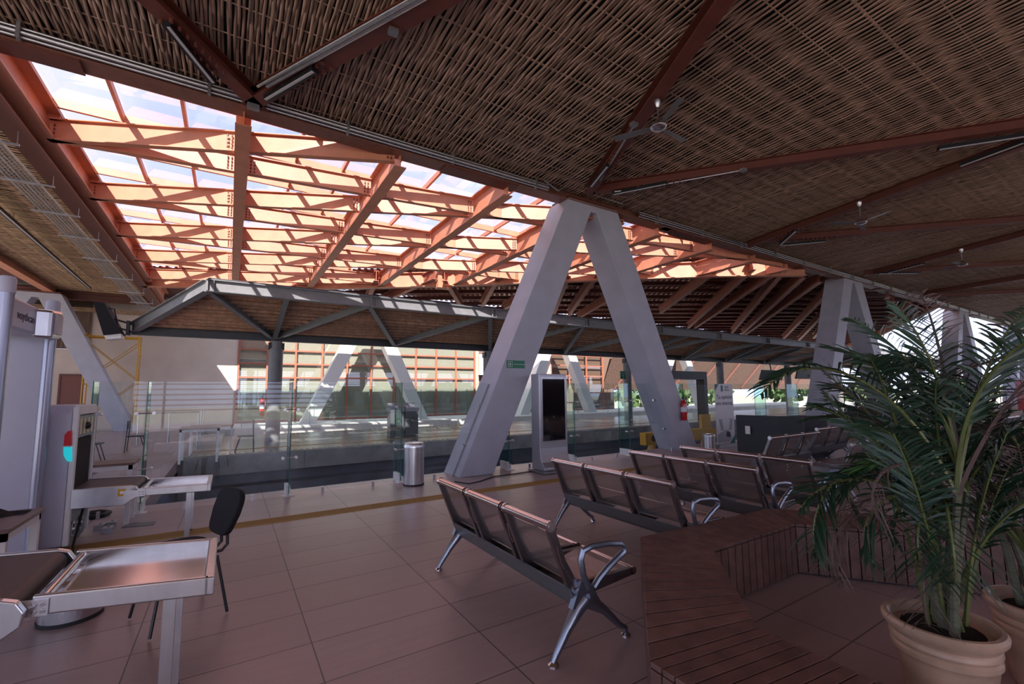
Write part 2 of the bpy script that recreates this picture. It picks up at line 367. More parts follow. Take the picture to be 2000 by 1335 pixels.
# sloping reed roof skirt beyond the right platform
a0, a1 = ony(1330, 705, 31), ony(1650, 705, 31)
mb = MB(); mb.add([(29.5, 31, 1.75), (75, 31, 1.75), (75, 28.5, 6.5), (29.5, 28.5, 6.5), (29.5, 31.1, 1.75), (75, 31.1, 1.75), (75, 28.6, 6.5), (29.5, 28.6, 6.5)],
                  [(0, 1, 2, 3), (7, 6, 5, 4), (0, 4, 5, 1), (3, 2, 6, 7), (0, 3, 7, 4), (1, 5, 6, 2)])
struct('reed_skirt_wall', mb, MT['brown_wall'])
mb = MB()
for k in range(10):
    x = 31 + k * 4.2
    mb.bar((x, 30.85, 1.9), (x + 2.6, 28.45, 6.3), .12, .16)
struct('reed_skirt_frame', mb, MT['red_dark'])
# red door in the far left wall
d1 = thing('door_1', None, None, (-6.6, 30.55, 0), kind='structure')
p, q = ony(120, 735, 30.55), ony(157, 786, 30.55)
obj('door_frame', MB().box((p.x - .08, 30.5, 0), (p.x, 30.6, 2.75)).box((q.x, 30.5, 0), (q.x + .08, 30.6, 2.75)).box((p.x, 30.5, 2.65), (q.x, 30.6, 2.75)), MT['red_dark'], d1)
obj('door_leaf', MB().box((p.x, 30.53, 0), (q.x, 30.58, 2.65)), mat('brown_red_door', (.20, .06, .045), .5), d1)

# ---- woven bamboo ceilings
def woven(name, xr, yr, z, pitch, width, along, weft, m, seg=.23, clip=None):
    """slats woven over cross rods; along='y': slats run along Y"""
    A, B = (yr, xr) if along == 'y' else (xr, yr)
    n = int((B[1] - B[0]) / pitch); ns = max(2, int((A[1] - A[0]) / seg)); s = np.linspace(A[0], A[1], ns + 1)
    V = []; F = []; base = 0
    for i in range(n):
        c = B[0] + (i + .5) * pitch
        ph = 0 if i % 2 else PI
        lat = c + rng.normal(0, pitch * .10) + pitch * .12 * np.sin(s * 2 * PI / (weft * 2.0) + rng.uniform(0, 6.28)) + np.cumsum(rng.normal(0, pitch * .018, ns + 1))
        zz = z + .020 * np.sin((s - A[0]) * PI / weft + ph) + rng.normal(0, .002)
        wd = width * rng.uniform(.8, 1.12) / 2
        P = np.zeros((ns + 1, 4, 3))
        for k, (o, dz) in enumerate(((-1, .008), (-1, 0), (1, 0), (1, .008))):
            l = lat + o * wd
            if along == 'y': P[:, k, 0] = l; P[:, k, 1] = s
            else: P[:, k, 0] = s; P[:, k, 1] = l
            P[:, k, 2] = zz + dz
        V.append(P.reshape(-1, 3)); idx = base + np.arange(ns)[:, None] * 4
        for k in range(3): F.append(np.concatenate([idx + k, idx + k + 1, idx + k + 5, idx + k + 4], 1))
        base += 4 * (ns + 1)
    # cross rods
    rods = np.arange(A[0] + weft / 2, A[1], weft); nb = int((B[1] - B[0]) / (pitch * 4)) + 2; t = np.linspace(B[0], B[1], nb)
    for r_i, r in enumerate(rods):
        hw = .008 if r_i % 5 else .019
        P = np.zeros((nb, 4, 3))
        for k, (o, dz) in enumerate(((-1, .006), (-1, -.006), (1, -.006), (1, .006))):
            l = r + o * hw + 0 * t
            if along == 'y': P[:, k, 0] = t; P[:, k, 1] = l
            else: P[:, k, 0] = l; P[:, k, 1] = t
            P[:, k, 2] = z + dz
        V.append(P.reshape(-1, 3)); idx = base + np.arange(nb - 1)[:, None] * 4
        for k in range(3): F.append(np.concatenate([idx + k, idx + k + 1, idx + k + 5, idx + k + 4], 1))
        base += 4 * nb
    V = np.concatenate(V); F = np.concatenate(F)
    me = bpy.data.meshes.new(name); me.vertices.add(len(V)); me.vertices.foreach_set('co', V.ravel().astype(np.float32))
    me.loops.add(F.size); me.loops.foreach_set('vertex_index', F.ravel().astype(np.int32))
    me.polygons.add(len(F)); me.polygons.foreach_set('loop_start', (np.arange(len(F)) * 4).astype(np.int32)); me.polygons.foreach_set('loop_total', np.full(len(F), 4, np.int32))
    me.update(calc_edges=True); me.materials.append(m)
    o = bpy.data.objects.new(name, me); sc.collection.objects.link(o); o['kind'] = 'structure'
    return o
ZC = 6.64
woven('ceiling', (-12, 26), (-1.2, 8.30), ZC, .046, .039, 'y', .60, MT['bamboo'])
woven('ceiling', (26, 62), (-1.2, 8.30), ZC, .085, .070, 'y', .60, MT['bamboo'], seg=.46)
woven('ceiling', (-7.0, -3.45), (8.4, 28.4), ZC - .04, .060, .045, 'x', .60, MT['bamboo_x'], seg=.3)
woven('ceiling', (-14, -3.2), (28.9, 31), 5.9, .10, .07, 'x', .6, MT['bamboo_x'], seg=.5)
struct('ceiling_backing', MB().box((-12, -12, ZC + .09), (62, 8.42, ZC + .16)).box((-7.1, 8.2, ZC - .02), (-3.2, 28.5, ZC + .08)), MT['void'])
struct('ceiling_rear', MB().box((-12, -12, ZC), (62, -1.2, ZC + .05)), MT['bamboo'])
struct('roof_left_outer', MB().box((-14, 8, 6.9), (-7.1, 31, 7.0)).box((-14, 28.5, 6.5), (-3.2, 31, 6.6)), MT['red_dark'])

m_ = MB()
for k in range(20): m_.prism([(-12, -12.0, .9 + k * .27), (-12, -11.86, .84 + k * .27), (-12, -11.85, .86 + k * .27), (-12, -11.99, .92 + k * .27)], (74, 0, 0))
for k in range(25): m_.box((-12 + k * 3.05, -12.1, 0), (-11.9 + k * 3.05, -12.0, 6.7))
struct('rear_louvre_screen', m_, MT['red_mid'])
struct('rear_light_blocker', MB().box((5, -9.3, 0), (62, -9.0, 2.7)), MT['brown_wall'])  # added wall out of view, holds back light from behind the camera
# ---- long edge beam over the near column row, with rim beams
eb = thing('edge_beam', 'long red steel edge beam between woven ceiling and skylight, conduits strapped along it', 'beam', (0, YC, 6.3))
obj('beam', MB().ibeam((-12, YC + .16, 6.40), (62, YC + .16, 6.40), .42, .34, .03, .03), MT['edge_red'], eb)
mb = MB()
for k in range(11): mb.box((-10.3 + k * 7.4 - .9, YC + .0, 6.365), (-10.3 + k * 7.4 + .9, YC + .34, 6.40))
obj('splice_plate', mb, MT['red_dark'], eb)
for j, (zz, yy) in enumerate(((6.50, YC - .08), (6.57, YC - .06), (6.45, YC - .05))):
    obj('conduit', MB().tube([(-12, yy, zz), (6.2, yy, zz)], .03 if j == 0 else .02).tube([(9.3, yy, zz), (60, yy, zz)], .02), MT['steel_dull'], eb, smooth=True)
mb = MB()
for k in range(34):
    x = -11 + k * 2.1
    if 6.2 < x < 9.3: continue
    mb.box((x, YC - .13, 6.40), (x + .04, YC - .02, 6.66)); mb.tube([(x + .02, YC - .11, 6.36), (x + .02, YC - .11, 6.74)], .008, 5)
obj('conduit_clamp', mb, MT['steel_dull'], eb)

rb = thing('rim_beam', 'deep red steel beam along the left edge of the glass roof', 'beam', (-3.1, 18, 6.2))
obj('beam', MB().ibeam((-3.05, 8.5, 6.25), (-3.05, 28.4, 6.25), .60, .40, .03, .03), MT['red'], rb)
obj('side_fascia', MB().box((-3.42, 8.5, 6.12), (-3.38, 28.4, 6.62)).box((-3.42, 8.5, 6.10), (-3.05, 28.4, 6.13)), mat('brown_red_fascia', (.24, .10, .07), .5), rb)
mb = MB()
for k in range(6):
    y = 11.0 + 2.9 * k; mb.box((-3.05, y - .015, 6.28), (-2.86, y + .015, 6.83))
obj('stiffener', mb, MT['red'], rb)
lb = thing('side_beam', 'red steel beam along the left edge of the woven ceiling over the far left floor', 'beam', (-7.05, 18, 6.3))
obj('beam', MB().ibeam((-7.05, 8.4, 6.32), (-7.05, 28.6, 6.32), .42, .34, .03, .03), MT['red'], lb)
cb = thing('cross_beam', 'dark red beam closing the far left ceiling above the leaning column', 'beam', (-7, 28.6, 6.3))
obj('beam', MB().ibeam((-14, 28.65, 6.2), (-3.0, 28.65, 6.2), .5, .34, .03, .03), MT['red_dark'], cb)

# ---- ceiling beams that fan out from the column heads (pixel rays onto the plane of the ceiling)
def on_c(x, y): return onz(x, y, 6.42)
nodes = {}
segs = [((478, 186), (285, 0), -1), ((520, 190), (870, 0), 1), ((1163, 362), (1418, 0), -1), ((1200, 372), (2000, 252), 1), ((1486, 474), (2000, 288), -1), ((1530, 470), (2000, 434), 1),
        ((1725, 532), (2000, 462), -1), ((1715, 536), (2000, 518), 1), ((1822, 574), (2000, 545), -1), ((1830, 580), (2000, 572), 1)]
where = ['top left corner, meeting the skylight edge', 'top centre, carrying two conduits', 'right of the first ceiling fan, ending over the big column', 'from the big column to the right edge, above the second fan',
         'long one over the second fan', 'low one running right from the middle node with a black strip light', 'from the second column head towards the right', 'lowest one from the second column head',
         'far right, third pair, upper', 'far right, third pair, lower']
CB = []
for i, (a, b, sg) in enumerate(segs):
    A = on_c(*a); B = on_c(*b); d = (B - A).normalized(); E2 = B + d * (4 if i < 6 else .5)
    if i in (1,): E2 = B + d * 3
    t = thing('ceiling_beam', 'dark red steel ceiling beam, ' + where[i], 'beam', tuple(A), group='red beams under the woven ceiling')
    A2 = A - d * .5
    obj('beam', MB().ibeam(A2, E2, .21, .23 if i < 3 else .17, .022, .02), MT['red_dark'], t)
    mb = MB()
    L1 = (1.0 if i < 4 else 1.2)
    for k in range(8):
        for s_ in (-1, 1):
            p = A + d * (.55 + k * .13) + Vector((-d.y, d.x, 0)) * s_ * .07
            mb.lathe([(.024, -.05), (.024, 0)], p, 6)
    obj('bolt_row', mb, MT['red_dark'], t)
    CB.append((A, d, t))
# strip lights hung under the beams
def strip(A, B, label, grp='black strip lights under the beams'):
    A = Vector(A); B = Vector(B); t = thing('strip_light', label, 'light', tuple(A), group=grp)
    obj('housing', MB().bar(A, B, .10, .07), MT['black'], t)
    if grp is None: obj('hanger', MB().tube([A.lerp(B, .3), A.lerp(B, .3) + Vector((0, 0, .22))], .006, 5).tube([A.lerp(B, .8), A.lerp(B, .8) + Vector((0, 0, .22))], .006, 5), MT['black'], t)
    obj('diffuser', MB().bar(A + (B - A) * .01, A + (B - A) * .99, .04, .012, off=(.02, -.038)), MT['lens'], t)
def sp(x, y, z=6.37): return onz(x, y, z)
strip(sp(325, 46), sp(415, 158), 'black strip light on the ceiling beam in the top left corner')
strip(sp(520, 192), sp(615, 136), 'black strip light under the ceiling beam with conduits, top left of centre')
strip(sp(1156, 362), sp(1188, 322), 'short black strip light on the steep beam just above the big column')
strip(sp(1197, 378), sp(1302, 357), 'black strip light right of the big column head')
strip(sp(1525, 476), sp(1555, 449), 'black strip light under the upper beam of the middle node')
strip(sp(1523, 478), sp(1612, 470), 'black strip light under the lower beam of the middle node')
strip(CB[6][0] + CB[6][1] * .2 - Vector((0, 0, .036)), CB[6][0] + CB[6][1] * 1.5 - Vector((0, 0, .036)), 'small black strip light by the second column head, upper')
strip(sp(1716, 533), sp(1792, 532), 'small black strip light by the second column head, lower')
strip(sp(1832, 290), sp(2000, 264), 'black strip light at the right edge, upper of the pair')
strip(sp(1876, 322), sp(2000, 276), 'black strip light at the right edge, lower of the pair')
a_, b_ = onz(0, 409, 6.35), onz(176, 563, 6.35)
strip(a_ + (a_ - b_) * .3, b_, 'long thin black strip light hung under the far left woven ceiling', None)

# conduits along the beams
def pipe(label, pts, r=.018, m='steel_dull', boxes=()):
    t = thing('conduit_run', label, 'conduit', tuple(pts[0]))
    obj('pipe', MB().tube(pts, r, 8), MT[m], t, smooth=True)
    for b in boxes: obj('junction_box', MB().box(Vector(b) - Vector((.06, .05, .03)), Vector(b) + Vector((.06, .05, .03))), MT['steel_dull'], t)
    return t
A, d, _ = CB[1]; s_ = Vector((d.y, -d.x, 0))
pipe('thick grey conduit along the ceiling beam at top centre', [A + d * .3 + s_ * .17 - Vector((0, 0, .02)), A + d * 6 + s_ * .17 - Vector((0, 0, .02))], .035, boxes=[onz(768, 62, 6.36)])
pipe('thin grey conduit below the thick one at top centre', [A + d * .2 + s_ * .26 - Vector((0, 0, .05)), A + d * 6 + s_ * .26 - Vector((0, 0, .05))], .018)
A, d, _ = CB[2]
pipe('grey conduit on the steep beam above the big column', [onz(1172, 352, 6.38), onz(1240, 242, 6.38)], boxes=[onz(1238, 243, 6.36)])
A, d, _ = CB[3]
pipe('grey conduit under the beam right of the big column', [onz(1200, 374, 6.38), onz(1240, 370, 6.38), onz(1452, 332, 6.38)], boxes=[onz(1452, 332, 6.36)])
pipe('grey conduit loop around the big column head', [ony(1062, 352, 8.1), ony(1090, 372, 8.1), ony(1110, 360, 8.08), ony(1113, 355, 8.08), ony(1215, 390, 8.08)], .022)
pipe('second grey conduit on the big column head', [ony(1113, 364, 8.08), ony(1215, 398, 8.08)], .022)
jb = thing('conduit_box', 'square grey conduit box where the two top left beams meet the edge beam', 'box', tuple(ony(495, 203, YC - .1)))
p = ony(495, 203, YC - .1); obj('box_body', MB().box(p - Vector((.09, .05, .09)), p + Vector((.09, .05, .09))), MT['steel_dull'], jb)

# ---- glass roof
sk = thing('skylight', None, None, (0, 14, 6.2), kind='structure')
def red_diag(X): # far edge of the glass roof, plan line
    pts = [(-3.2, 23.3), (2.5, 20.6), (7.4, 17.1), (11.6, 13.7), (16, 10.2), (18.9, 8.3)]
    for (x0, y0), (x1, y1) in zip(pts, pts[1:]):
        if X <= x1: return y0 + (y1 - y0) * (X - x0) / (x1 - x0)
    return 8.3
BX = [0.0, 2.68, 5.2, 7.8, 10.35, 12.9, 15.4, 17.6]
for x in BX:
    obj('main_beam', MB().ibeam((x, 8.35, 6.15), (x, red_diag(x), 6.15), .58, .24, .025, .02), MT['red'], sk)
ys0 = 10.85; dy = 2.86
def clipseg(f, x0, x1):
    out = []; n = 60; prev = None; st = None
    for i in range(n + 1):
        x = x0 + (x1 - x0) * i / n; y = f(x); ok = 8.4 < y < red_diag(x) - .05
        if ok and st is None: st = (x, y)
        if ok: prev = (x, y)
        if (not ok or i == n) and st is not None:
            if prev[0] - st[0] > .3: out.append((st, prev))
            st = None
    return out
EDG = [-3.05] + BX + [19]
cnt = 0; plates = MB()
for k in range(-1, 9):
    for sl in (-.12, -.445):
        yb = ys0 + dy * k
        f = lambda x: yb + sl * (x + 2.9)
        for a, b in zip(EDG, EDG[1:]):
            for (p, q) in clipseg(f, a + .1, b - .1):
                m_ = MB().ibeam((p[0], p[1], 6.25), (q[0], q[1], 6.25), .40, .13, .018, .015)
                obj('cross_beam', m_, MT['red'], sk); cnt += 1
                for (e, s__) in ((p, 1), (q, -1)):
                    for i3 in range(4):
                        for j3 in range(2):
                            plates.lathe([(.016, -.02), (.016, .02)], (e[0] + s__ * (.07 + j3 * .07), e[1] - .02, 6.32 + i3 * .075), 5)
obj('connection_bolts', plates, MT['red_dark'], sk)['kind'] = 'stuff'
# far edge beam of the glass roof
pts = [(-3.2, 23.3), (2.5, 20.6), (7.4, 17.1), (11.6, 13.7), (16, 10.2), (18.9, 8.35)]
for a, b in zip(pts, pts[1:]):
    obj('ridge_beam', MB().ibeam((*a, 6.10), (*b, 6.10), .62, .26, .03, .03), MT['red'], sk)
for x in (2.5, 7.4, 12.9):
    y = red_diag(x); obj('node_plate', MB().box((x - .30, y - .18, 6.02), (x + .30, y + .18, 6.76)), MT['red'], sk)
# glazing bars and panes
bars = MB()
for i in range(40):
    y = 9.35 + i * 1.43
    xe = -3.0
    x1 = xe
    while x1 < 19 and red_diag(x1 + .2) > y: x1 += .2
    if x1 - xe > .5 and y < 23.3: obj('glazing_bar', MB().box((-2.95, y - .03, 6.86), (x1, y + .03, 7.03)), MT['red'], sk)
for j in range(20):
    x = -2.95 + j * 1.0
    if any(abs(x - b) < .2 for b in BX): continue
    if red_diag(x) - 8.4 > .5: obj('glazing_bar', MB().box((x - .028, 8.4, 6.90), (x + .028, red_diag(x), 7.02)), MT['red'], sk)
obj('glass_sheet', MB().add([(-3.1, 8.3, 7.05), (19, 8.3, 7.05), (16, 10.2, 7.05), (11.6, 13.7, 7.05), (7.4, 17.1, 7.05), (2.5, 20.6, 7.05), (-3.1, 23.3, 7.05)], [(0, 1, 2, 3, 4, 5, 6)]), MT['skyglass'], sk)

# ---- corrugated roof beyond the glass
cr = thing('corrugated_roof', None, None, (10, 20, 6.8), kind='structure')
poly = [(-3.2, 23.3), (2.5, 20.6), (7.4, 17.1), (11.6, 13.7), (16, 10.2), (18.9, 8.3), (34.3, 8.3), (50, 16.6), (62, 23.6), (-3.2, 23.6)]
rd = Vector((.52, .85)); rn = Vector((.85, -.52))
def inside(x, y):
    c = False; n = len(poly)
    for i in range(n):
        (x1, y1), (x2, y2) = poly[i], poly[i - 1]
        if (y1 > y) != (y2 > y) and x < (x2 - x1) * (y - y1) / (y2 - y1) + x1: c = not c
    return c
mbc = MB(); mgap = MB()
u = -24.0
while u < 60:
    t = -10.0; st = None
    while t < 75:
        x = rn.x * u + rd.x * t; y = rn.y * u + rd.y * t; ok = inside(x, y)
        if ok and st is None: st = t
        if (not ok) and st is not None:
            if t - st > .3:
                P0 = Vector((rn.x * u + rd.x * st, rn.y * u + rd.y * st, 6.95)); P1 = Vector((rn.x * u + rd.x * t, rn.y * u + rd.y * t, 6.95)); R = Vector((rn.x, rn.y, 0))
                a, b, c_, d_ = 0, .10, .14, .22
                z1 = Vector((0, 0, .06))
                for (o0, h0, o1, h1) in ((0, 0, .12, 0), (.12, 0, .15, 1), (.15, 1, .24, 1), (.24, 1, .27, 0)):
                    q = [P0 + R * o0 + z1 * h0, P1 + R * o0 + z1 * h0, P1 + R * o1 + z1 * h1, P0 + R * o1 + z1 * h1]
                    mbc.quad(*q)
            st = None
        t += .15
    u += .27
obj('corrugated_sheet', mbc, mat('corrugated_red_sheet', (.36, .12, .08), .35, metal=.2), cr)
v = -30.0
while v < 75:          # purlins across the ribs
    st = None; uu = -30.0
    while uu < 62:
        x = rn.x * uu + rd.x * v; y = rn.y * uu + rd.y * v; ok = inside(x, y)
        if ok and st is None: st = uu
        if (not ok) and st is not None:
            if uu - st > .6: obj('purlin', MB().bar((rn.x * st + rd.x * v, rn.y * st + rd.y * v, 6.84), (rn.x * uu + rd.x * v, rn.y * uu + rd.y * v, 6.84), .10, .18), MT['red_dark'], cr)
            st = None
        uu += .2
    v += 1.55
for (a, b) in [((735, 548), (716, 592)), ((850, 545), (745, 592)), ((868, 548), (902, 602)), ((975, 542), (940, 603)), ((1100, 535), (985, 605)), ((1110, 540), (1082, 614)), ((1170, 535), (1110, 618)), ((1270, 540), (1130, 622)), ((1398, 532), (1290, 612)),
               ((1471, 527), (1345, 640)), ((1527, 528), (1359, 640)), ((1531, 532), (1430, 650)), ((1587, 527), (1450, 652)), ((1629, 532), (1454, 655)), ((1645, 545), (1530, 662)), ((1648, 575), (1560, 665)), ((1640, 600), (1590, 660)),
               ((1752, 560), (1735, 580)), ((1775, 565), (1735, 598)), ((1808, 575), (1737, 628)), ((1822, 582), (1737, 638)), ((600, 556), (455, 575))]:
    A = onz(*a, 6.22); B = onz(*b, 6.22); d = (B - A)
    if A.y < 8.8: A = A + d * ((8.8 - A.y) / d.y)
    d = B - A
    if d.length < .6: continue
    obj('rafter', MB().ibeam(A, A + d * 1.02, .42, .20, .022, .02), MT['red_mid'], cr)
obj('verge_beam', MB().bar((34.3, 8.35, 6.6), (50, 16.6, 6.6), .2, .6).bar((50, 16.6, 6.6), (62, 23.6, 6.6), .2, .6), MT['red'], cr)
obj('eaves_beam', MB().bar((-3.2, 23.6, 6.6), (62, 23.6, 6.6), .2, .6), MT['red_dark'], cr)

# ================================================================== A-FRAME COLUMNS
MT['pale'] = mat('sunlit_column_tone', (.72, .71, .68), .45, noise=.06)  # far row: column paint lightened, sunlight put into the colour
def a_frame(label, cx, y0, ho=3.78, hi=3.0, zt=6.45, dep=.76, parts=True, grp=None, top=.84, m='grey'):
    t = thing('a_frame_column', label, 'column', (cx, y0, 0), group=grp)
    ap = zt - .22
    pl = [(-ho, 0), (-hi, 0), (-.10, ap), (.10, ap), (hi, 0), (ho, 0), (top, zt), (-top, zt)]
    P3 = [Vector((cx + x, y0, z)) for x, z in pl]
    n = len(P3); mb = MB(); E = Vector((0, dep, 0))
    vs = P3 + [p + E for p in P3]
    fs = [(0, 1, 2, 7), (2, 3, 6, 7), (3, 4, 5, 6)]; fs2 = [tuple(n + i for i in f[::-1]) for f in fs]
    mb.add(vs, fs + fs2 + [((i + 1) % n, i, n + i, n + (i + 1) % n) for i in range(n)])
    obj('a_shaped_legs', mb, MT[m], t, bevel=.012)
    if parts:
        obj('head_plate', MB().box((cx - top + .05, y0 + .04, zt), (cx + top - .05, y0 + dep - .04, zt + .08)), MT['red_dark'], t)
    return t
cxs = 7.70
big = a_frame('huge grey A-shaped steel column in the middle, green sign on its left leg', cxs, YC)
for s_ in (1, -1):      # glazing clamps and channel on the legs
    for z in (1.42, .62):
        x = cxs + s_ * (3.78 - (3.78 - .84) * z / 6.45) if s_ < 0 else cxs + (3.0 - 2.9 * z / 6.23)
        obj('glass_clamp', MB().tube([(x - .08, YC + .26, z), (x + .02, YC + .26, z)], .028, 10), MT['steel'], big, smooth=True)
def chan(z): return (cxs - (3.78 - (3.78 - .84) * z / 6.45) - .015, YC + .26, z)
obj('glass_channel', MB().bar(chan(0.0), chan(1.85), .03, .05), MT['steel_dull'], big)
for i, (x, lb_) in enumerate([(22.9, 'second grey A-shaped column from the front, behind the palms'), (38.6, 'third grey A-shaped column, against the bright sky'), (53.0, 'fourth grey A-shaped column at the far right edge')]):
    a_frame(lb_, x, YC, zt=6.5, grp=None)
a_frame('leaning grey leg of the left A-shaped column beside the metal detector', -7.45, 27.6, zt=6.25)
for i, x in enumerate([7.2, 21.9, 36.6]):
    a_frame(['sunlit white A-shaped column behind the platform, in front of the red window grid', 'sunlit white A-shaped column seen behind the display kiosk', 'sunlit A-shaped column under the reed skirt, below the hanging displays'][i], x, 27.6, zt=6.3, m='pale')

# ================================================================== PLATFORM CANOPY
cn = thing('platform_canopy', 'long grey steel canopy with bamboo pole soffit standing over the platform', 'canopy', (1.4, 18.6, 0))
YN, ZN, YV, ZV = 14.4, 4.44, 18.6, 3.62
NX = [-.63, 3.72, 8.2, 12.85, 17.6, 22.4, 27.3, 32.2, 37.2, 42.2, 47.2, 52.2, 57.2, 62.2, 67.2, 72.2]
VX = [-2.75, 1.31, 5.81, 10.44, 15.0, 20.0, 24.85, 29.7, 34.7, 39.7, 44.7, 49.7, 54.7, 59.7, 64.7, 69.7]
for a, b in zip(NX, NX[1:]):
    obj('fascia_beam', MB().ibeam((a, YN, ZN), (b, YN, ZN), .34, .20, .02, .02), MT['canopy'], cn)
mb = MB()
for x in NX: mb.box((x - .015, YN - .1, ZN), (x + .015, YN + .1, ZN + .34)); mb.box((x + .14, YN - .1, ZN), (x + .155, YN + .1, ZN + .34))
obj('web_stiffeners', mb, MT['canopy'], cn)
obj('end_beam', MB().ibeam((-.63, YN, ZN), (-2.72, YV, ZV + .05), .34, .20, .02, .02), MT['canopy'], cn)
for a, b in zip(VX, VX[1:]):
    obj('valley_beam', MB().ibeam((a, YV, ZV), (b, YV, ZV), .36, .22, .02, .02), MT['canopy_dark'], cn)
for i in range(1, len(VX)):
    for x in (NX[i - 1], NX[i]) if i < len(NX) else (NX[i - 1],):
        obj('rafter', MB().ibeam((VX[i], YV - .1, ZV + .02), (x, YN + .1, ZN + .02), .26, .16, .015, .015), MT['canopy'], cn)
    if i % 2 == 1: obj('rafter', MB().ibeam((VX[i], YV - .1, ZV + .02), (VX[i], YN + .1, ZN + .02), .26, .16, .015, .015), MT['canopy'], cn)
PX = [1.40, 10.4, 19.75, 28.9, 38.0, 47.0, 56.0, 65.0]
for x in PX:
    obj('pillar', MB().lathe([(.24, 0), (.24, 3.35), (.20, 3.35), (.20, 3.62)], (x, YV, 0), 28), MT['canopy'], cn, smooth=True)
    obj('pillar_collar', MB().box((x - .26, YV - .12, 3.30), (x + .26, YV + .12, 3.56)), MT['black'], cn)
np_ = 12
mbp = MB()
for i in range(np_):
    f = (i + .5) / np_; y = YN + .15 + (YV - YN - .3) * f; z = ZN + .27 + (ZV + .33 - ZN - .27) * f
    x0 = -.63 + (-2.7 + .63) * f + .1
    x = x0
    while x < 68:
        L_ = 4.4 if x < 30 else 11
        dz = random.uniform(-.01, .01)
        mbp.tube([(x, y, z + dz), (x + L_ - .02, y, z + dz)], [.100, .088], 10); x += L_
obj('bamboo_poles', mbp, MT['pole'], cn)
# node rings of the nearest poles
mbn = MB()
for i in range(np_):
    f = (i + .5) / np_; y = YN + .15 + (YV - YN - .3) * f; z = ZN + .27 + (ZV + .33 - ZN - .27) * f
    x = -.63 + (-2.7 + .63) * f + random.uniform(.2, .6)
    while x < 18: mbn.tube([(x, y, z), (x + .025, y, z)], .102, 10); x += random.uniform(.36, .5)
obj('bamboo_joints', mbn, mat('dark_bamboo_joint', (.35, .195, .125), .6), cn)['kind'] = 'stuff'
obj('canopy_roof', MB().add([(-.6, YN, ZN + .36), (70, YN, ZN + .36), (70, YV, ZV + .42), (-2.7, YV, ZV + .42), (-.6, YN, ZN + .40), (70, YN, ZN + .40), (70, YV, ZV + .46), (-2.7, YV, ZV + .46)],
    [(3, 2, 1, 0), (4, 5, 6, 7), (0, 1, 5, 4), (1, 2, 6, 5), (2, 3, 7, 6), (3, 0, 4, 7)]), MT['canopy_dark'], cn)

# ================================================================== GLASS BARRIER
YG = 8.42
SE = [-1.62, -1.02, .90, 2.80, 5.22, 7.08, 8.95, 11.2, 13.45, 15.6, 17.8, 20.0]
plab = ['short glass barrier panel at the left end, behind the scanner', 'glass barrier panel right of the scanner, tables behind it', 'glass barrier panel with the round canopy pillar behind it', 'glass barrier panel behind the steel bin, ending at the big column',
        'narrow glass barrier panel between the big column leg and the kiosk', 'glass barrier panel right of the kiosk', 'glass barrier panel at the right leg of the big column', 'glass barrier panel behind the printed roll-up banner',
        'glass barrier panel left of the dark counter', 'glass barrier panel behind the dark counter', 'glass barrier panel at the second column']
GT = 1.88
for i in range(len(SE) - 1):
    a, b = SE[i], SE[i + 1]; xa, xb = a + .01, b - .01
    if i == 3: xb = 3.72
    if i == 4: xa = 5.30
    t = thing('glass_barrier', plab[i], 'glass barrier', ((a + b) / 2, YG, 0), group='glass barrier panels along the track')
    lo = .04
    if i == 3:
        obj('pane', MB().add([(a + .01, YG, lo), (3.90, YG, lo), (4.72, YG, GT), (a + .01, YG, GT)], [(0, 1, 2, 3)]), MT['glass'], t)
    else: obj('pane', MB().quad((xa, YG, lo), (xb, YG, lo), (xb, YG, GT), (xa, YG, GT)), MT['glass'], t)
    obj('pane_edge', MB().box((a + .004, YG - .006, lo), (a + .016, YG + .006, GT)), MT['edge'], t)
    for k in range(2 if b - a > 1 else 1):
        x = a + (b - a) * (.28 + .45 * k)
        if i == 3 and x > 3.7: continue
        obj('floor_stud', MB().box((x - .02, YG - .035, 0), (x + .02, YG - .005, .09)), MT['steel'], t)
for i, x in enumerate(SE[:-1]):
    t = thing('glass_fin', ['glass fin bracing the left end of the barrier', 'glass fin behind the barrier seam right of the scanner', 'glass fin on the barrier seam left of the steel bin', 'glass fin on the barrier seam behind the steel bin', 'glass fin between the big column leg and the kiosk',
        'glass fin just right of the kiosk', 'glass fin beside the right leg of the big column', 'glass fin right of the big column', 'glass fin beside the dark counter', 'glass fin behind the dark counter', 'glass fin left of the second column'][i], 'glass fin', (x, YG, 0), group='glass fins behind the barrier')
    obj('fin_pane', MB().box((x - .006, YG + .012, .04), (x + .006, YG + .36, GT)), MT['fin'], t)
    obj('fin_edge', MB().box((x - .008, YG + .36, .04), (x + .008, YG + .368, GT)), MT['edge'], t)
    for z in (1.42, .62):
        c = MB().tube([(x - .10, YG - .03, z), (x + .10, YG - .03, z)], .010, 8)
        for s_ in (-1, 1): c.tube([(x + s_ * .10, YG - .045, z), (x + s_ * .10, YG + .03, z)], .024, 10)
        obj('spider_clamp', c, MT['steel'], t, smooth=True)
    obj('base_shoe', MB().box((x - .09, YG - .07, 0), (x + .09, YG + .06, .012)).box((x - .035, YG - .03, 0), (x - .012, YG - .01, .13)).box((x + .012, YG - .03, 0), (x + .035, YG - .01, .13)).box((x - .03, YG + .02, 0), (x + .03, YG + .34, .16)), MT['white'], t)

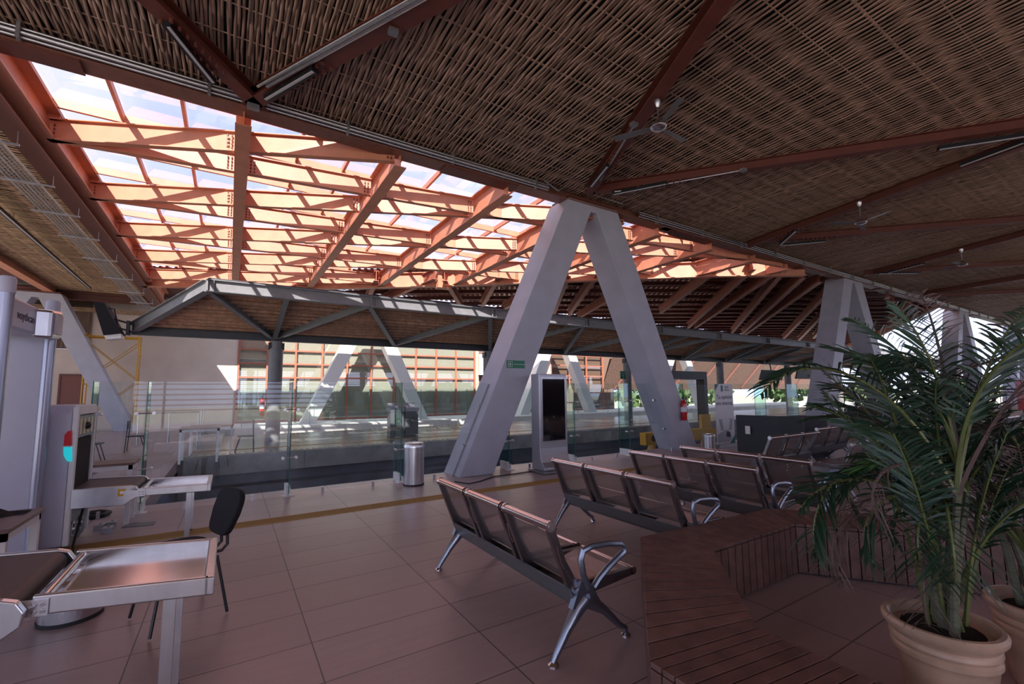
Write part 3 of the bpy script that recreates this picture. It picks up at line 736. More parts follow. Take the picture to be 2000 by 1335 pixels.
# ================================================================== BEAM SEATING
def make_bench():
    t = thing('beam_bench', 'x', 'bench', local=True)
    Wd = .61
    for i in range(3):
        y0 = i * Wd + .03; y1 = (i + 1) * Wd - .03
        def uvf(v): return ((v[1]) / .0125, (v[2] if v[0] < .24 else v[0]) / .0125)
        # backrest sheet and seat sheet
        n = 8; vs = []; fs = []
        prof = [(.015, .80), (.05, .72), (.10, .60), (.15, .50), (.185, .445)]
        for (x, z) in prof: vs += [(x, y0 + .035, z), (x, y1 - .035, z)]
        fs = [(2 * k, 2 * k + 1, 2 * k + 3, 2 * k + 2) for k in range(len(prof) - 1)]
        bk = obj('backrest', MB().add(vs, fs), MT['perf'], t, uvs=uvf)
        obj('head_rail', MB().tube([(.0, y0, .83), (.0, y1, .83)], .03, 14).tube([(.0, y0 - .008, .83), (.0, y0 + .012, .83)], .037, 14).tube([(.0, y1 - .012, .83), (.0, y1 + .008, .83)], .037, 14), MT['chrome_w'], bk, smooth=True)
        obj('end_cap', MB().tube([(.0, y1 + .007, .83), (.0, y1 + .011, .83)], .022, 14).tube([(.0, y0 - .011, .83), (.0, y0 - .007, .83)], .022, 14), MT['steel'], bk, smooth=True)
        prof = [(.20, .425), (.32, .405), (.48, .412), (.62, .430), (.71, .425)]
        vs = []
        for (x, z) in prof: vs += [(x, y0 + .035, z), (x, y1 - .035, z)]
        fs = [(2 * k, 2 * k + 1, 2 * k + 3, 2 * k + 2) for k in range(len(prof) - 1)]
        st = obj('seat', MB().add(vs, fs), MT['perf'], t, uvs=uvf)
        obj('front_rail', MB().tube([(.735, y0, .405), (.735, y1, .405)], .028, 12), MT['chrome_w'], st, smooth=True)
        for s_, y in ((1, y0), (-1, y1 - .035)):
            pl_ = [(-.02, y, .80), (.035, y, .81), (.12, y, .60), (.215, y, .44), (.72, y, .43), (.74, y, .38), (.30, y, .345), (.19, y, .36), (.13, y, .43), (.06, y, .60)]
            fr = obj('side_frame', MB().prism(pl_, (0, .035, 0)), MT['dark_metal'], t, bevel=.004)
            yy = y - .001 if s_ > 0 else y + .036
            obj('pressed_rib', MB().tube([(.045, yy, .70), (.075, yy, .60), (.10, yy, .55)], .006, 6).tube([(.12, yy, .53), (.165, yy, .46), (.19, yy, .40)], .006, 6), MT['chrome'], fr, smooth=True)
    obj('support_beam', MB().prism([(.17, .02, .345), (.36, .02, .345), (.30, .02, .27), (.22, .02, .27)], (0, 3 * Wd - .04, 0)), MT['dark_slate'], t, bevel=.006)
    obj('under_panel', MB().bar((.165, .03, .365), (.165, 3 * Wd - .03, .365), .012, .12, up=(-.45, 0, 1)), MT['dark_slate'], t)
    for y in (.02, 3 * Wd - .02):
        lg = obj('leg', MB().tube([(.26, y, .33), (.20, y, .285), (.11, y, .18), (.02, y, .06), (-.005, y, .02)], [.050, .045, .030, .022, .018], 10).tube([(.26, y, .33), (.33, y, .29), (.43, y, .22), (.57, y, .085), (.62, y, .055), (.625, y, .02)], [.05, .045, .030, .022, .020, .018], 10)
              .prism([(.14, y - .022, .30), (.38, y - .022, .30), (.30, y - .022, .43), (.22, y - .022, .46)], (0, .044, 0)), MT['alu'], t, smooth=True)
        for x in (-.005, .625): obj('foot', MB().lathe([(.012, .03), (.034, .012), (.036, 0)], (x, y, 0), 14), MT['chrome'], lg, smooth=True)
    ar = [(.27, .41), (.225, .50), (.205, .60), (.225, .65), (.30, .665), (.45, .655), (.56, .635), (.60, .61), (.595, .575), (.53, .545), (.44, .50), (.36, .45), (.31, .405)]
    for y in (-.015,):
        obj('armrest', MB().tube([(x, y, z) for x, z in ar], .021, 8), MT['alu'], t, smooth=True)
    return t
MT['chrome_w'] = mat('polished_rail', (.60, .52, .50), .20, 1)
MT['dark_slate'] = mat('dark_slate_steel', (.16, .175, .19), .36, .4)
bench = make_bench()
bspots = [(1.77, 2.33, 0, 'nearest three-seat perforated steel bench, in front of the wooden planter bench'),
          (3.46, 2.72, 0, 'perforated steel bench in the second row, behind the corner of the wooden planter bench'),
          (4.80, 2.70, 0, 'perforated steel bench in the third row, behind the second row bench'),
          (5.80, 2.62, 0, 'perforated steel bench in the fourth row, nearest the small steel bin'),
          (9.95, 4.36, PI / 2, 'perforated steel bench turned sideways in front of the dark counter'),
          (9.95, 3.12, PI / 2, 'perforated steel bench behind the palm, left part of the nearer sideways row'),
          (12.5, 4.72, PI / 2, 'perforated steel bench behind the palm stems, farther sideways row'),
          (12.6, 3.02, PI / 2, 'perforated steel bench seen through the palm, nearer sideways row'),
          (17.0, 3.30, PI / 2, 'far perforated steel bench at the right, before the low beige wall'),
          (19.8, 3.30, PI / 2, 'farthest perforated steel bench at the right edge')]
for i, (x, y, rz, lb_) in enumerate(bspots):
    if i == 0: b = bench; b.location = (x, y, 0); b.rotation_euler.z = rz; b['label'] = lb_; b['group'] = 'steel waiting benches'
    else: dup(bench, (x, y, 0), rz, lb_, 'steel waiting benches')

# ================================================================== WOODEN PLANTER BENCH
pb = thing('wooden_bench', 'dark brown slatted wooden bench bending around the palm pots', 'bench', (2.4, 1.8, 0))
outer = [onz(1300, 1420, .45), onz(1262, 1235, .45), onz(1250, 1046, .45), onz(1420, 1003, .45), onz(1545, 992, .45), onz(1800, 1012, .45), onz(2150, 1040, .45)]
inner = [onz(1760, 1345, .45), onz(1480, 1224, .45), onz(1393, 1070, .45), onz(1545, 1024, .45), onz(1640, 1032, .45), onz(1830, 1040, .45), onz(2200, 1070, .45)]
O = [Vector((p.x, p.y, 0)) for p in [onz(1300, 1480, .45), onz(1268, 1290, .45), onz(1250, 1048, .45), onz(1500, 992, .45), onz(2300, 1040, .45)]]
I = [Vector((p.x, p.y, 0)) for p in [onz(1750, 1345, .45), onz(1481, 1225, .45), onz(1393, 1072, .45), onz(1553, 1022, .45), onz(2300, 1085, .45)]]
O[0] = I[0] + (O[1] - I[1]) * 1.0 + Vector((.0, -.05, 0))
segn = [9, 12, 13, 30]
for sgi in range(4):
    o0, o1, i0, i1 = O[sgi], O[sgi + 1], I[sgi], I[sgi + 1]
    nn = segn[sgi]; top_ = MB(); fo = MB(); fi = MB()
    for k in range(nn):
        f0, f1 = (k + .06) / nn, (k + .94) / nn
        a, b, c, d = o0.lerp(o1, f0), o0.lerp(o1, f1), i0.lerp(i1, f1), i0.lerp(i1, f0)
        top_.prism([(p.x, p.y, .425) for p in (a, b, c, d)], (0, 0, .025))
        nrm = (o1 - o0).normalized().cross(Vector((0, 0, 1))); cen = (i0 + i1) / 2 - (o0 + o1) / 2
        if nrm.dot(cen) < 0: nrm = -nrm
        e = nrm * .022
        fo.prism([(a.x, a.y, .02), (b.x, b.y, .02), (b.x, b.y, .42), (a.x, a.y, .42)], e)
        fi.prism([(d.x, d.y, .02), (c.x, c.y, .02), (c.x, c.y, .42), (d.x, d.y, .42)], -e)
    obj('seat_boards', top_, MT['deck'], pb, bevel=.003); obj('outer_cladding', fo, MT['deck'], pb); obj('inner_cladding', fi, MT['deck'], pb)
    q = lambda p, c, s_: (p + (c - p) * s_)
    obj('frame', MB().prism([tuple(o0 + (i0 - o0) * .06) [:2] + (.0,), tuple(o1 + (i1 - o1) * .06)[:2] + (.0,), tuple(o1 + (i1 - o1) * .94)[:2] + (.0,), tuple(o0 + (i0 - o0) * .94)[:2] + (.0,)], (0, 0, .41)), MT['black'], pb)

# ================================================================== PALMS IN POTS
def pot(label, c, R=.36, H=.60):
    t = thing('clay_pot', label, 'pot', (c[0], c[1], 0), group='beige clay palm pots')
    s_ = R / .40; h = H / .60
    pr = [(.24, 0), (.27, .03), (.31, .20), (.345, .36), (.355, .385), (.372, .40), (.372, .425), (.355, .44), (.362, .455), (.378, .465), (.375, .49), (.362, .50), (.395, .53), (.42, .555), (.425, .58), (.405, .60), (.375, .602), (.355, .59), (.345, .54)]
    obj('body', MB().lathe([(r * s_, z * h) for r, z in pr], (c[0], c[1], 0), 40), MT['terra'], t, smooth=True)
    return t
def frond(mbL, mbS, base, dirv, length, rise, droop, nleaf, ll, wleaf, r=random, curl=.0, bare=.35):
    """one arching pinnate frond: rachis into mbS, leaflets into mbL"""
    d = Vector((dirv[0], dirv[1], 0)).normalized(); pts = []; n = 14
    p = Vector(base); ang = rise
    for i in range(n + 1):
        pts.append(p.copy()); f = i / n
        ang -= droop / n * (0.4 + 1.6 * f)
        p = p + (d * math.cos(ang) + Vector((0, 0, 1)) * math.sin(ang)) * (length / n)
        d = (Matrix.Rotation(curl / n, 3, 'Z') @ d)
    mbS.tube(pts, [.010 * (1 - .8 * i / n) + .0015 for i in range(n + 1)], 5)
    for k in range(nleaf):
        f = bare + (1 - bare) * (k + .5) / nleaf; x = f * n; i = min(int(x), n - 1); q = pts[i].lerp(pts[i + 1], x - i); tdir = (pts[i + 1] - pts[i]).normalized()
        side = tdir.cross(Vector((0, 0, 1))); side.normalize(); upn = side.cross(tdir)
        L_ = ll * math.sin(PI * (.16 + .80 * (k + .5) / nleaf)) ** .7 * r.uniform(.8, 1.1)
        for s_ in (-1, 1):
            a = r.uniform(.55, .85) + .25 * f
            dd = (side * s_ * math.cos(a * .9) + tdir * math.sin(a * .9) + upn * r.uniform(.05, .40)).normalized()
            w_ = tdir.cross(dd).cross(dd); w_ = (upn * .5 + tdir * r.uniform(.3, .9)); w_ = (w_ - dd * w_.dot(dd)).normalized() * wleaf
            g = Vector((0, 0, -1)) * L_ * r.uniform(.12, .40)
            m1 = q + dd * L_ * .45 + g * .18; m2 = q + dd * L_ * .8 + g * .6; e = q + dd * L_ + g
            o = len(mbL.v)
            mbL.v += [tuple(q - w_ * .25), tuple(q + w_ * .25), tuple(m1 - w_ * .5), tuple(m1 + w_ * .5), tuple(m2 - w_ * .36), tuple(m2 + w_ * .36), tuple(e)]
            mbL.f += [(o, o + 1, o + 3, o + 2), (o + 2, o + 3, o + 5, o + 4), (o + 4, o + 5, o + 6)]
def palm(label, c, seed, fronds, ndry, stems=8, zb=.40):
    r = random.Random(seed); t = thing('potted_palm', label, 'palm', (c[0], c[1], zb), group='areca palms in clay pots')
    obj('soil', MB().lathe([(.16, -.04), (.19, 0.0), (.05, .02)], (c[0], c[1], zb + .02), 20), MT['soil'], t)
    heads = []
    for i in range(stems):
        a = r.uniform(0, 2 * PI); rr = r.uniform(.02, .12); h = r.uniform(.25, .85); b = Vector((c[0] + rr * math.cos(a), c[1] + rr * math.sin(a), zb + .02)); tp = b + Vector((math.cos(a) * h * .16, math.sin(a) * h * .16, h))
        m = b.lerp(tp, .5) + Vector((r.uniform(-.02, .02), r.uniform(-.02, .02), 0))
        obj('trunk', MB().tube([b, m, tp], [.022, .019, .013], 8), MT['trunk'], t, smooth=True); heads.append(tp)
    for i, (az, L_, rise, droop, kind) in enumerate(fronds):
        b = heads[i % len(heads)] if kind != 'low' else Vector((c[0] + r.uniform(-.12, .12), c[1] + r.uniform(-.12, .12), zb + .05))
        Lf = MB(); St = MB(); dryf = kind == 'dry'
        frond(Lf, St, b, (math.cos(az), math.sin(az)), L_, rise, droop, 30 if L_ > .9 else 20, .24 if not dryf else .20, .014 if not dryf else .006, r, curl=r.uniform(-.5, .5), bare=.30 if kind != 'low' else .45)
        fr = obj('frond', Lf, MT['dry'] if dryf else (MT['leaf_l'] if kind == 'young' else MT['leaf']), t)
        obj('frond_stalk', St, MT['dry'] if dryf else MT['stem'], fr)
    return t
C1 = onz(1838, 1212, .46); C2 = onz(2040, 1180, .46)
pot('beige clay pot with ribbed collar holding the nearer palm', (C1.x, C1.y), .235, .47)
pot('beige clay pot cut by the right edge of the photo', (C2.x, C2.y), .235, .47)
def az_to(x, y, C, z=1.2):        # compass direction from the pot to a spot seen at pixel x, y
    p = onz(x, y, z) if y > 790 else None
    return math.atan2(p.y - C.y, p.x - C.x)
rgt_az = math.atan2(rgt.y, rgt.x); fw_az = math.atan2(fwd.y, fwd.x)
LFT = rgt_az + PI
r0 = random.Random(21)
fr1 = []
# key fronds seen in the photo: arching up and left, long low ones to the left, drooping dried ones
fr1 += [(LFT - .15, 1.35, 1.30, 1.75, 'green'), (LFT + .1, 1.0, .75, 1.3, 'green'), (LFT + .35, .9, .9, 2.6, 'green'), (LFT - .1, .95, 1.05, 2.9, 'dry'), (LFT - .4, .75, .8, 2.5, 'green'),
        (LFT + .2, 1.0, .35, 1.9, 'green'), (LFT + .5, .8, .4, 2.6, 'dry'), (LFT - .5, .45, .5, 1.2, 'young'), (LFT + .0, .8, 1.0, 3.3, 'dry'), (LFT + .75, .85, .9, 3.0, 'green'), (LFT + .3, .7, .8, 3.4, 'green')]
for i in range(22): fr1.append((r0.uniform(0, 2 * PI), r0.uniform(.8, 1.3), r0.uniform(1.15, 1.54), r0.uniform(.3, 1.4), 'green' if i % 5 else 'dry'))
for i in range(9): fr1.append((r0.uniform(0, 2 * PI), r0.uniform(.8, 1.3), r0.uniform(1.25, 1.5), r0.uniform(.2, .7), 'low'))
palm('tall potted areca palm with green and dried fronds, nearer of the two', (C1.x, C1.y), 5, fr1, 4)
fr2 = []
for i in range(44): fr2.append((r0.uniform(0, 2 * PI), r0.uniform(.7, 1.25), r0.uniform(.6, 1.5), r0.uniform(.7, 2.6), 'dry' if i % 2 else 'green'))
palm('bushy half-dried potted palm cut by the right edge of the photo', (C2.x, C2.y), 9, fr2, 4)

# ================================================================== BAGGAGE SCREENING AREA
def conveyor(label, xe, y0, y1, z, xl, group='baggage conveyors'):
    t = thing('baggage_conveyor', label, 'conveyor', (xe, y0, 0), group=group)
    xl0 = xe - xl
    pr = [(xl0, z - .11), (xe - .05, z - .11)] + [(xe - .055 + .055 * math.sin(a), z - .055 - .055 * math.cos(a)) for a in [k * PI / 8 for k in range(1, 8)]] + [(xe - .05, z), (xl0, z)]
    obj('belt', MB().prism([(x, y0 + .05, zz) for x, zz in pr], (0, y1 - y0 - .10, 0)), MT['belt'], t, smooth=True)
    for yy, e in ((y0, .045), (y1 - .045, .045)):
        pr2 = [(xl0, z - .20), (xe - .10, z - .20), (xe + .02, z - .11), (xe + .03, z - .05), (xe, z - .005), (xe - .05, z + .008), (xl0, z + .008)]
        obj('side_rail', MB().prism([(x, yy, zz) for x, zz in pr2], (0, e, 0)), MT['steel'], t, bevel=.006)
    lb_ = obj('warning_sticker', MB().box((xe - .16, y0 - .002, z - .10), (xe - .09, y0, z - .02)), MT['yel2'], t)
    obj('gear_mark', MB().disc((xe - .125, y0 - .002, z - .06), (0, -1, 0), [(.018, 0), (.018, .002)], 8), MT['white'], lb_)
    obj('roller_sticker', MB().box((xe - .26, y0 + .012, z + .008), (xe - .06, y0 + .045, z + .010)), MT['yellow'], t)
    return t
def tray(label, x0, x1, y0, y1, z, legx):
    t = thing('steel_tray_table', label, 'table', (x1, y0, 0), group='stainless steel trays at the conveyor ends')
    obj('pan', MB().box((x0 + .06, y0 + .02, z - .065), (x1 - .02, y1 - .02, z - .055)), MT['tray'], t)
    obj('rim', MB().box((x0, y0, z - .085), (x1 - .02, y0 + .035, z)).box((x0, y1 - .035, z - .085), (x1 - .02, y1, z)).box((x1 - .045, y0, z - .085), (x1, y1, z)), MT['steel'], t, bevel=.008)
    obj('roller', MB().tube([(x0 + .03, y0 + .03, z - .03), (x0 + .03, y1 - .03, z - .03)], .022, 16), MT['chrome'], t, smooth=True)
    br = obj('hinge_plate', MB().box((x0 - .13, y0 - .006, z - .085), (x0 + .06, y0, z - .015)), MT['steel'], t)
    mb = MB()
    for i in range(2):
        for j in range(2): mb.tube([(x0 + .01 + i * .03, y0 - .012, z - .065 + j * .03), (x0 + .01 + i * .03, y0 - .004, z - .065 + j * .03)], .009, 8)
    obj('bolts', mb, MT['chrome'], br)
    for yy in (y0 + .06, y1 - .10):
        lg = obj('leg', MB().bar((legx, yy + .02, .02), (legx, yy + .02, z - .08), .05, .045, up=(0, 1, 0)), MT['steel'], t)
        obj('foot', MB().lathe([(.03, 0), (.03, .015), (.01, .03)], (legx, yy + .02, 0), 12), MT['rubber'], lg)
    return t
MT['tray'] = mat('satin_steel_sheet', (.62, .60, .60), .16, 1, noise=.06, nscale=10)
conveyor('brown belt conveyor in the foreground at the left edge', -.74, 2.86, 3.66, .80, 2.4)
tray('steel tray table in the foreground reflecting the orange roof', -.70, -.02, 2.70, 3.42, .80, -.20)
def mkx():
    x1 = -1.42; x0 = -3.6; y0 = 6.74; y1 = 7.56
    t = thing('xray_scanner', 'large pale lilac baggage x-ray scanner with black tunnel and red and cyan lamp', 'scanner', (x1, y0, 0))
    pl_ = [(y0, .08), (y0, 1.50), (y0 + .06, 1.58), (y1 - .06, 1.58), (y1, 1.50), (y1, .08)]
    tun = [(y0 + .10, .66), (y0 + .10, 1.16), (y1 - .10, 1.16), (y1 - .10, .66)]
    obj('housing', MB().prism([(x0, y, z) for y, z in pl_], (x1 - x0 - .02, 0, 0)), MT['lilac'], t, bevel=.02)
    fr = MB()      # front frame around the tunnel
    fr.box((x1 - .02, y0, .08), (x1 + .03, y0 + .06, 1.56)).box((x1 - .02, y1 - .06, .08), (x1 + .03, y1, 1.56)).box((x1 - .02, y0 + .06, 1.47), (x1 + .03, y1 - .06, 1.58))
    obj('end_frame', fr, MT['white'], t, bevel=.01)
    obj('tunnel_curtain', MB().box((x1 - .02, y0 + .07, .62), (x1 + .012, y1 - .10, 1.20)), MT['fabric'], t)
    pn = obj('control_panel', MB().box((x1 - .02, y0 + .07, 1.22), (x1 + .022, y1 - .07, 1.46)), MT['dark_slate'], t)
    mb = MB()
    for k in range(4): mb.box((x1 + .022, y0 + .11 + k * .16, 1.25), (x1 + .025, y0 + .20 + k * .16, 1.43))
    obj('label_stickers', mb, mat('cream_sticker', (.62, .58, .38), .5), pn)
    obj('camera_dome', MB().disc((x1 + .02, y0 + .38, 1.34), (1, 0, 0), [(.045, 0), (.04, .03), (.02, .045)]), MT['black'], pn)
    obj('lower_cabinet', MB().box((x1 - .02, y0 + .07, .06), (x1 + .012, y1 - .10, .56)), MT['dark_slate'], t)
    for yy in (y0 + .18, y0 + .50):
        obj('vent_ring', MB().disc((x1 + .012, yy, .22), (1, 0, 0), [(.085, 0), (.085, .012), (.06, .014), (.06, .004)], 20), MT['steel'], t, smooth=True)
    yl = y0 - .014
    def lp(ax, az): q = ony(ax, az, y0 - .014); return (q.x, yl, q.z)
    obj('red_lamp', MB().prism([lp(124, 870), lp(140, 870), lp(140, 841), lp(133, 841), lp(126, 849)], (0, .014, 0)), mat('dark_red_lamp', (.20, .01, .015), .25, emis=(.5, .01, .02, .15)), t)
    obj('cyan_lamp', MB().prism([lp(124, 873), lp(124, 888), lp(129, 898), lp(134, 901), lp(140, 900), lp(140, 873)], (0, .014, 0)), MT['cyan'], t)
    for x in (x0 + .1, x1 - .06):
        for yy in (y0 + .06, y1 - .08): obj('foot', MB().lathe([(.035, 0), (.035, .03), (.015, .035), (.015, .09)], (x, yy, 0), 12), MT['chrome'], t)
    obj('power_cable', MB().tube([(x1 + .02, y0 + .34, .50), (x1 + .08, y0 + .30, .48), (x1 + .07, y0 + .22, .30), (x1 + .05, y0 + .10, .05), (x1 + .12, y0 - .2, .012)], .012, 8), MT['rubber'], t, smooth=True)
    return t
mkx()
p2 = onz(412, 967, .74)
conveyor('belt conveyor coming out of the x-ray scanner tunnel', -.84, 6.62, 7.40, .665, .56)
tray('steel tray table at the end of the x-ray scanner conveyor, by the glass barrier', -.80, -.13, 6.36, 7.06, .655, -.34)

def shear(t, k):
    for o in t.children_recursive:
        if o.type == 'MESH':
            for v in o.data.vertices: v.co.y -= k * v.co.x
for o in list(sc.objects):
    if o.get('category') in ('conveyor', 'table') and o.name.startswith(('baggage', 'steel_tray')): shear(o, .29 if o.location.y < 4 else .20)
# ---- walk-through metal detector
g = thing('metal_detector_gate', 'walk-through metal detector arch with rounded satin posts and lilac panels', 'metal detector', (-1.62, 5.8, 0))
GX, GY0, GY1, GH = -1.76, 5.44, 6.62, 2.66
for yy in (GY0, GY1):
    pn = MB(); pn.box((GX - .34, yy - .02, 0), (GX + .10, yy + .02, GH - .08))
    obj('side_panel', pn, MT['lilac'], g)
    for xx in (GX - .36, GX + .12):
        po = obj('post', MB().tube([(xx, yy, 0), (xx, yy, GH - .07)], .05, 18), MT['lilac_d'], g, smooth=True)
        obj('post_cap', MB().lathe([(.056, 0), (.056, .12), (.045, .14)], (xx, yy, GH - .10), 18), MT['lilac'], po, smooth=True)
hd = obj('header', MB().box((GX - .30, GY0 + .02, GH - .36), (GX + .08, GY1 - .02, GH - .08)), MT['lilac'], g, bevel=.02)
text('lettering', 'waythcan', .115, MT['ink'], hd, (GX + .082, GY0 + .40, GH - .26), (PI / 2, 0, PI / 2))
mo = obj('signal_module', MB().prism([(GX + .06, GY1 - .34, GH - .40), (GX + .20, GY1 - .30, GH - .40), (GX + .22, GY1 - .05, GH - .38), (GX + .06, GY1 - .02, GH - .38)], (0, 0, .30)), MT['steel'], g, bevel=.03)
obj('signal_lens', MB().box((GX + .205, GY1 - .26, GH - .34), (GX + .228, GY1 - .09, GH - .14)), MT['lens'], mo)

# ---- laminate table at the left with a black cloth
def table(label, x0, x1, y0, y1, z, group=None, th=.03):
    t = thing('table', label, 'table', ((x0 + x1) / 2, (y0 + y1) / 2, 0), group=group)
    obj('tabletop', MB().box((x0, y0, z - th), (x1, y1, z)), MT['wood'], t, bevel=.003)
    obj('apron', MB().box((x0 + .02, y0 + .02, z - th - .06), (x1 - .02, y0 + .06, z - th)).box((x0 + .02, y1 - .06, z - th - .06), (x1 - .02, y1 - .02, z - th)).box((x0 + .02, y0 + .02, z - th - .06), (x0 + .06, y1 - .02, z - th)).box((x1 - .06, y0 + .02, z - th - .06), (x1 - .02, y1 - .02, z - th)), MT['white'], t)
    for xx in (x0 + .02, x1 - .07):
        for yy in (y0 + .02, y1 - .07): obj('leg', MB().box((xx, yy, 0), (xx + .05, yy + .05, z - th - .06)), MT['white'], t)
    return t
table('brown-topped white table at the left edge with a black cloth lying on it', -2.6, -1.27, 4.66, 5.40, .75)
m_ = MB(); ncl = 14
vs = []; fs = []
for i in range(ncl + 1):
    for j in range(9):
        u_ = i / ncl; v_ = j / 8; x = -1.75 + .42 * u_; y = 5.12 + .20 * v_ + .03 * math.sin(u_ * 9); z = .752 + .055 * math.sin(PI * v_) * (.55 + .45 * math.sin(u_ * 11 + v_ * 3)) * math.sin(PI * min(1, u_ * 1.0 + .02)) + .012 * math.sin(v_ * 20 + u_ * 7) * math.sin(PI * v_)
        vs.append((x, y, z))
for i in range(ncl):
    for j in range(8): fs.append((i * 9 + j, (i + 1) * 9 + j, (i + 1) * 9 + j + 1, i * 9 + j + 1))
tag(obj('black_cloth', MB().add(vs, fs), MT['fabric'], smooth=True), 'crumpled black cloth lying on the brown table at the left edge', 'cloth')

# ---- black visitor chair
ch = thing('office_chair', 'black fabric chair with thin black legs behind the foreground tray table', 'chair', (-.25, 4.40, 0), rotz=0, local=True)
ch.rotation_euler.z = PI + .36
m_ = MB(); vs = []
for k in range(20):
    a = 2 * PI * k / 20; cx_ = math.cos(a); sy_ = math.sin(a); ex = abs(cx_) ** .6 * (1 if cx_ > 0 else -1); ey = abs(sy_) ** .6 * (1 if sy_ > 0 else -1)
    vs.append((.06 + .25 * ex, .245 * ey, .475))
obj('seat', MB().prism(vs, (0, 0, .05)), MT['fabric'], ch, bevel=.015)
vs = []
for k in range(24):
    a = 2 * PI * k / 24; cx_ = math.cos(a); sy_ = math.sin(a); ex = abs(cx_) ** .55 * (1 if cx_ > 0 else -1); ey = abs(sy_) ** .55 * (1 if sy_ > 0 else -1)
    wv = .225 * (1 - .10 * (ey < 0)); vs.append((-.27 - .055 * ey, wv * ex, .73 + .175 * ey))
obj('backrest', MB().prism(vs, (-.045, 0, -.01)), MT['fabric'], ch, bevel=.012)
obj('back_bracket', MB().tube([(-.16, .06, .43), (-.25, .06, .43), (-.29, .06, .47), (-.285, .06, .58)], .012, 8).tube([(-.16, -.06, .43), (-.25, -.06, .43), (-.29, -.06, .47), (-.285, -.06, .58)], .012, 8), MT['black'], ch, smooth=True)
for sx_, sy_ in ((1, 1), (1, -1), (-1, 1), (-1, -1)):
    lg = obj('leg', MB().tube([(.17 * sx_, .19 * sy_, .44), (.24 * sx_, .245 * sy_, .015)], .011, 8), MT['black'], ch, smooth=True)
    obj('foot_cap', MB().lathe([(.016, 0), (.016, .025), (.01, .03)], (.24 * sx_, .245 * sy_, 0), 10), MT['rubber'], lg)

# ---- bins
def bin_(label, x, y, R, H, group=None):
    t = thing('waste_bin', label, 'bin', (x, y, 0), group=group)
    obj('body', MB().lathe([(R, .02), (R, H * .90)], (x, y, 0), 36), MT['steel'], t, smooth=True)
    obj('lid_ring', MB().lathe([(R + .006, H * .88), (R + .008, H * .93), (R * .92, H), (R * .55, H), (R * .52, H - .03)], (x, y, 0), 36), MT['steel'], t, smooth=True)
    obj('base_ring', MB().lathe([(R + .006, 0), (R + .006, .025), (R - .01, .03)], (x, y, 0), 36), MT['rubber'], t)
    return t
p = onz(808, 947); bin_('round stainless steel bin standing by the glass left of the big column', p.x + .02, p.y + .06, .185, .76)
p = onz(118, 1224); t = bin_('low round stainless steel bin under the foreground conveyor', p.x + .02, p.y + .16, .185, .32)
obj('sticker', MB().lathe([(.187, .06), (.187, .26)], (p.x + .02, p.y + .16, 0), 36), MT['steel'], t).hide_render = False
p = onz(1376, 882); bin_('small stainless steel bin at the foot of the big column', p.x, p.y - .15, .16, .50)
p1, p2_ = ony(772, 850, 17.5), ony(801, 850, 17.5)
for i, (x, lb_) in enumerate(((p1.x, 'left steel recycling bin of the pair on the platform'), (p2_.x, 'right steel recycling bin of the pair on the platform'))):
    t = thing('recycling_bin', lb_, 'bin', (x, 17.5, 0), group='recycling bins on the platform')
    obj('body', MB().box((x - .26, 17.3, .03), (x + .26, 17.75, .95)), MT['dark_slate'], t)
    obj('lid', MB().box((x - .28, 17.28, .95), (x + .28, 17.77, 1.10)), MT['steel_dull'], t); obj('back_sign', MB().box((x - .26, 17.74, 1.10), (x + .26, 17.77, 1.28)), MT['steel_dull'], t)
    obj('recycling_mark', MB().tube([(x + .10 * math.cos(a), 17.292, .62 + .10 * math.sin(a)) for a in [k * 2 * PI / 12 for k in range(13)]], .018, 6), MT['leaf_l'], t)

# ---- display kiosk
kx0, kx1, ky = 5.52, 6.26, 7.62
k = thing('display_kiosk', 'tall silver freestanding display kiosk with a dark reflective screen', 'kiosk', ((kx0 + kx1) / 2, ky, 0))
pl_ = [(ky + .10, .06), (ky + .40, .06), (ky + .40, 2.04), (ky + .22, 2.04), (ky + .22, .66), (ky + .20, .50), (ky + .10, .22), (ky - .02, .12), (ky - .06, .08)]
pl_ = [(ky - .10, .06), (ky + .36, .06), (ky + .36, 2.06), (ky + .06, 2.06), (ky + .06, .50), (ky + .05, .36), (ky + .0, .22), (ky - .10, .12)]
obj('casing', MB().prism([(kx0, y, z) for y, z in pl_], (kx1 - kx0, 0, 0)), mat('satin_silver_casing', (.50, .50, .56), .32, .6), k, bevel=.012)
obj('screen_frame', MB().box((kx0 + .03, ky + .045, .60), (kx1 - .03, ky + .06, 2.0)), MT['steel'], k)
obj('screen', MB().box((kx0 + .075, ky + .036, .65), (kx1 - .075, ky + .05, 1.95)), MT['screen'], k)
obj('base', MB().box((kx0 - .06, ky - .14, .015), (kx1 + .02, ky + .42, .055)), MT['steel_dull'], k)
for xx in (kx0, kx1 - .05):
    for yy in (ky - .08, ky + .36): obj('foot', MB().lathe([(.02, 0), (.02, .02)], (xx, yy, 0), 10), MT['rubber'], k)
tag(obj('power_cord', MB().tube([onz(1050, 918, .012), onz(1010, 924, .012), onz(965, 930, .012), onz(935, 940, .012), onz(915, 944, .012), onz(888, 940, .012)], .010, 6), MT['rubber'], smooth=True), 'thin black power cord on the floor from the kiosk to the big column', 'cord')

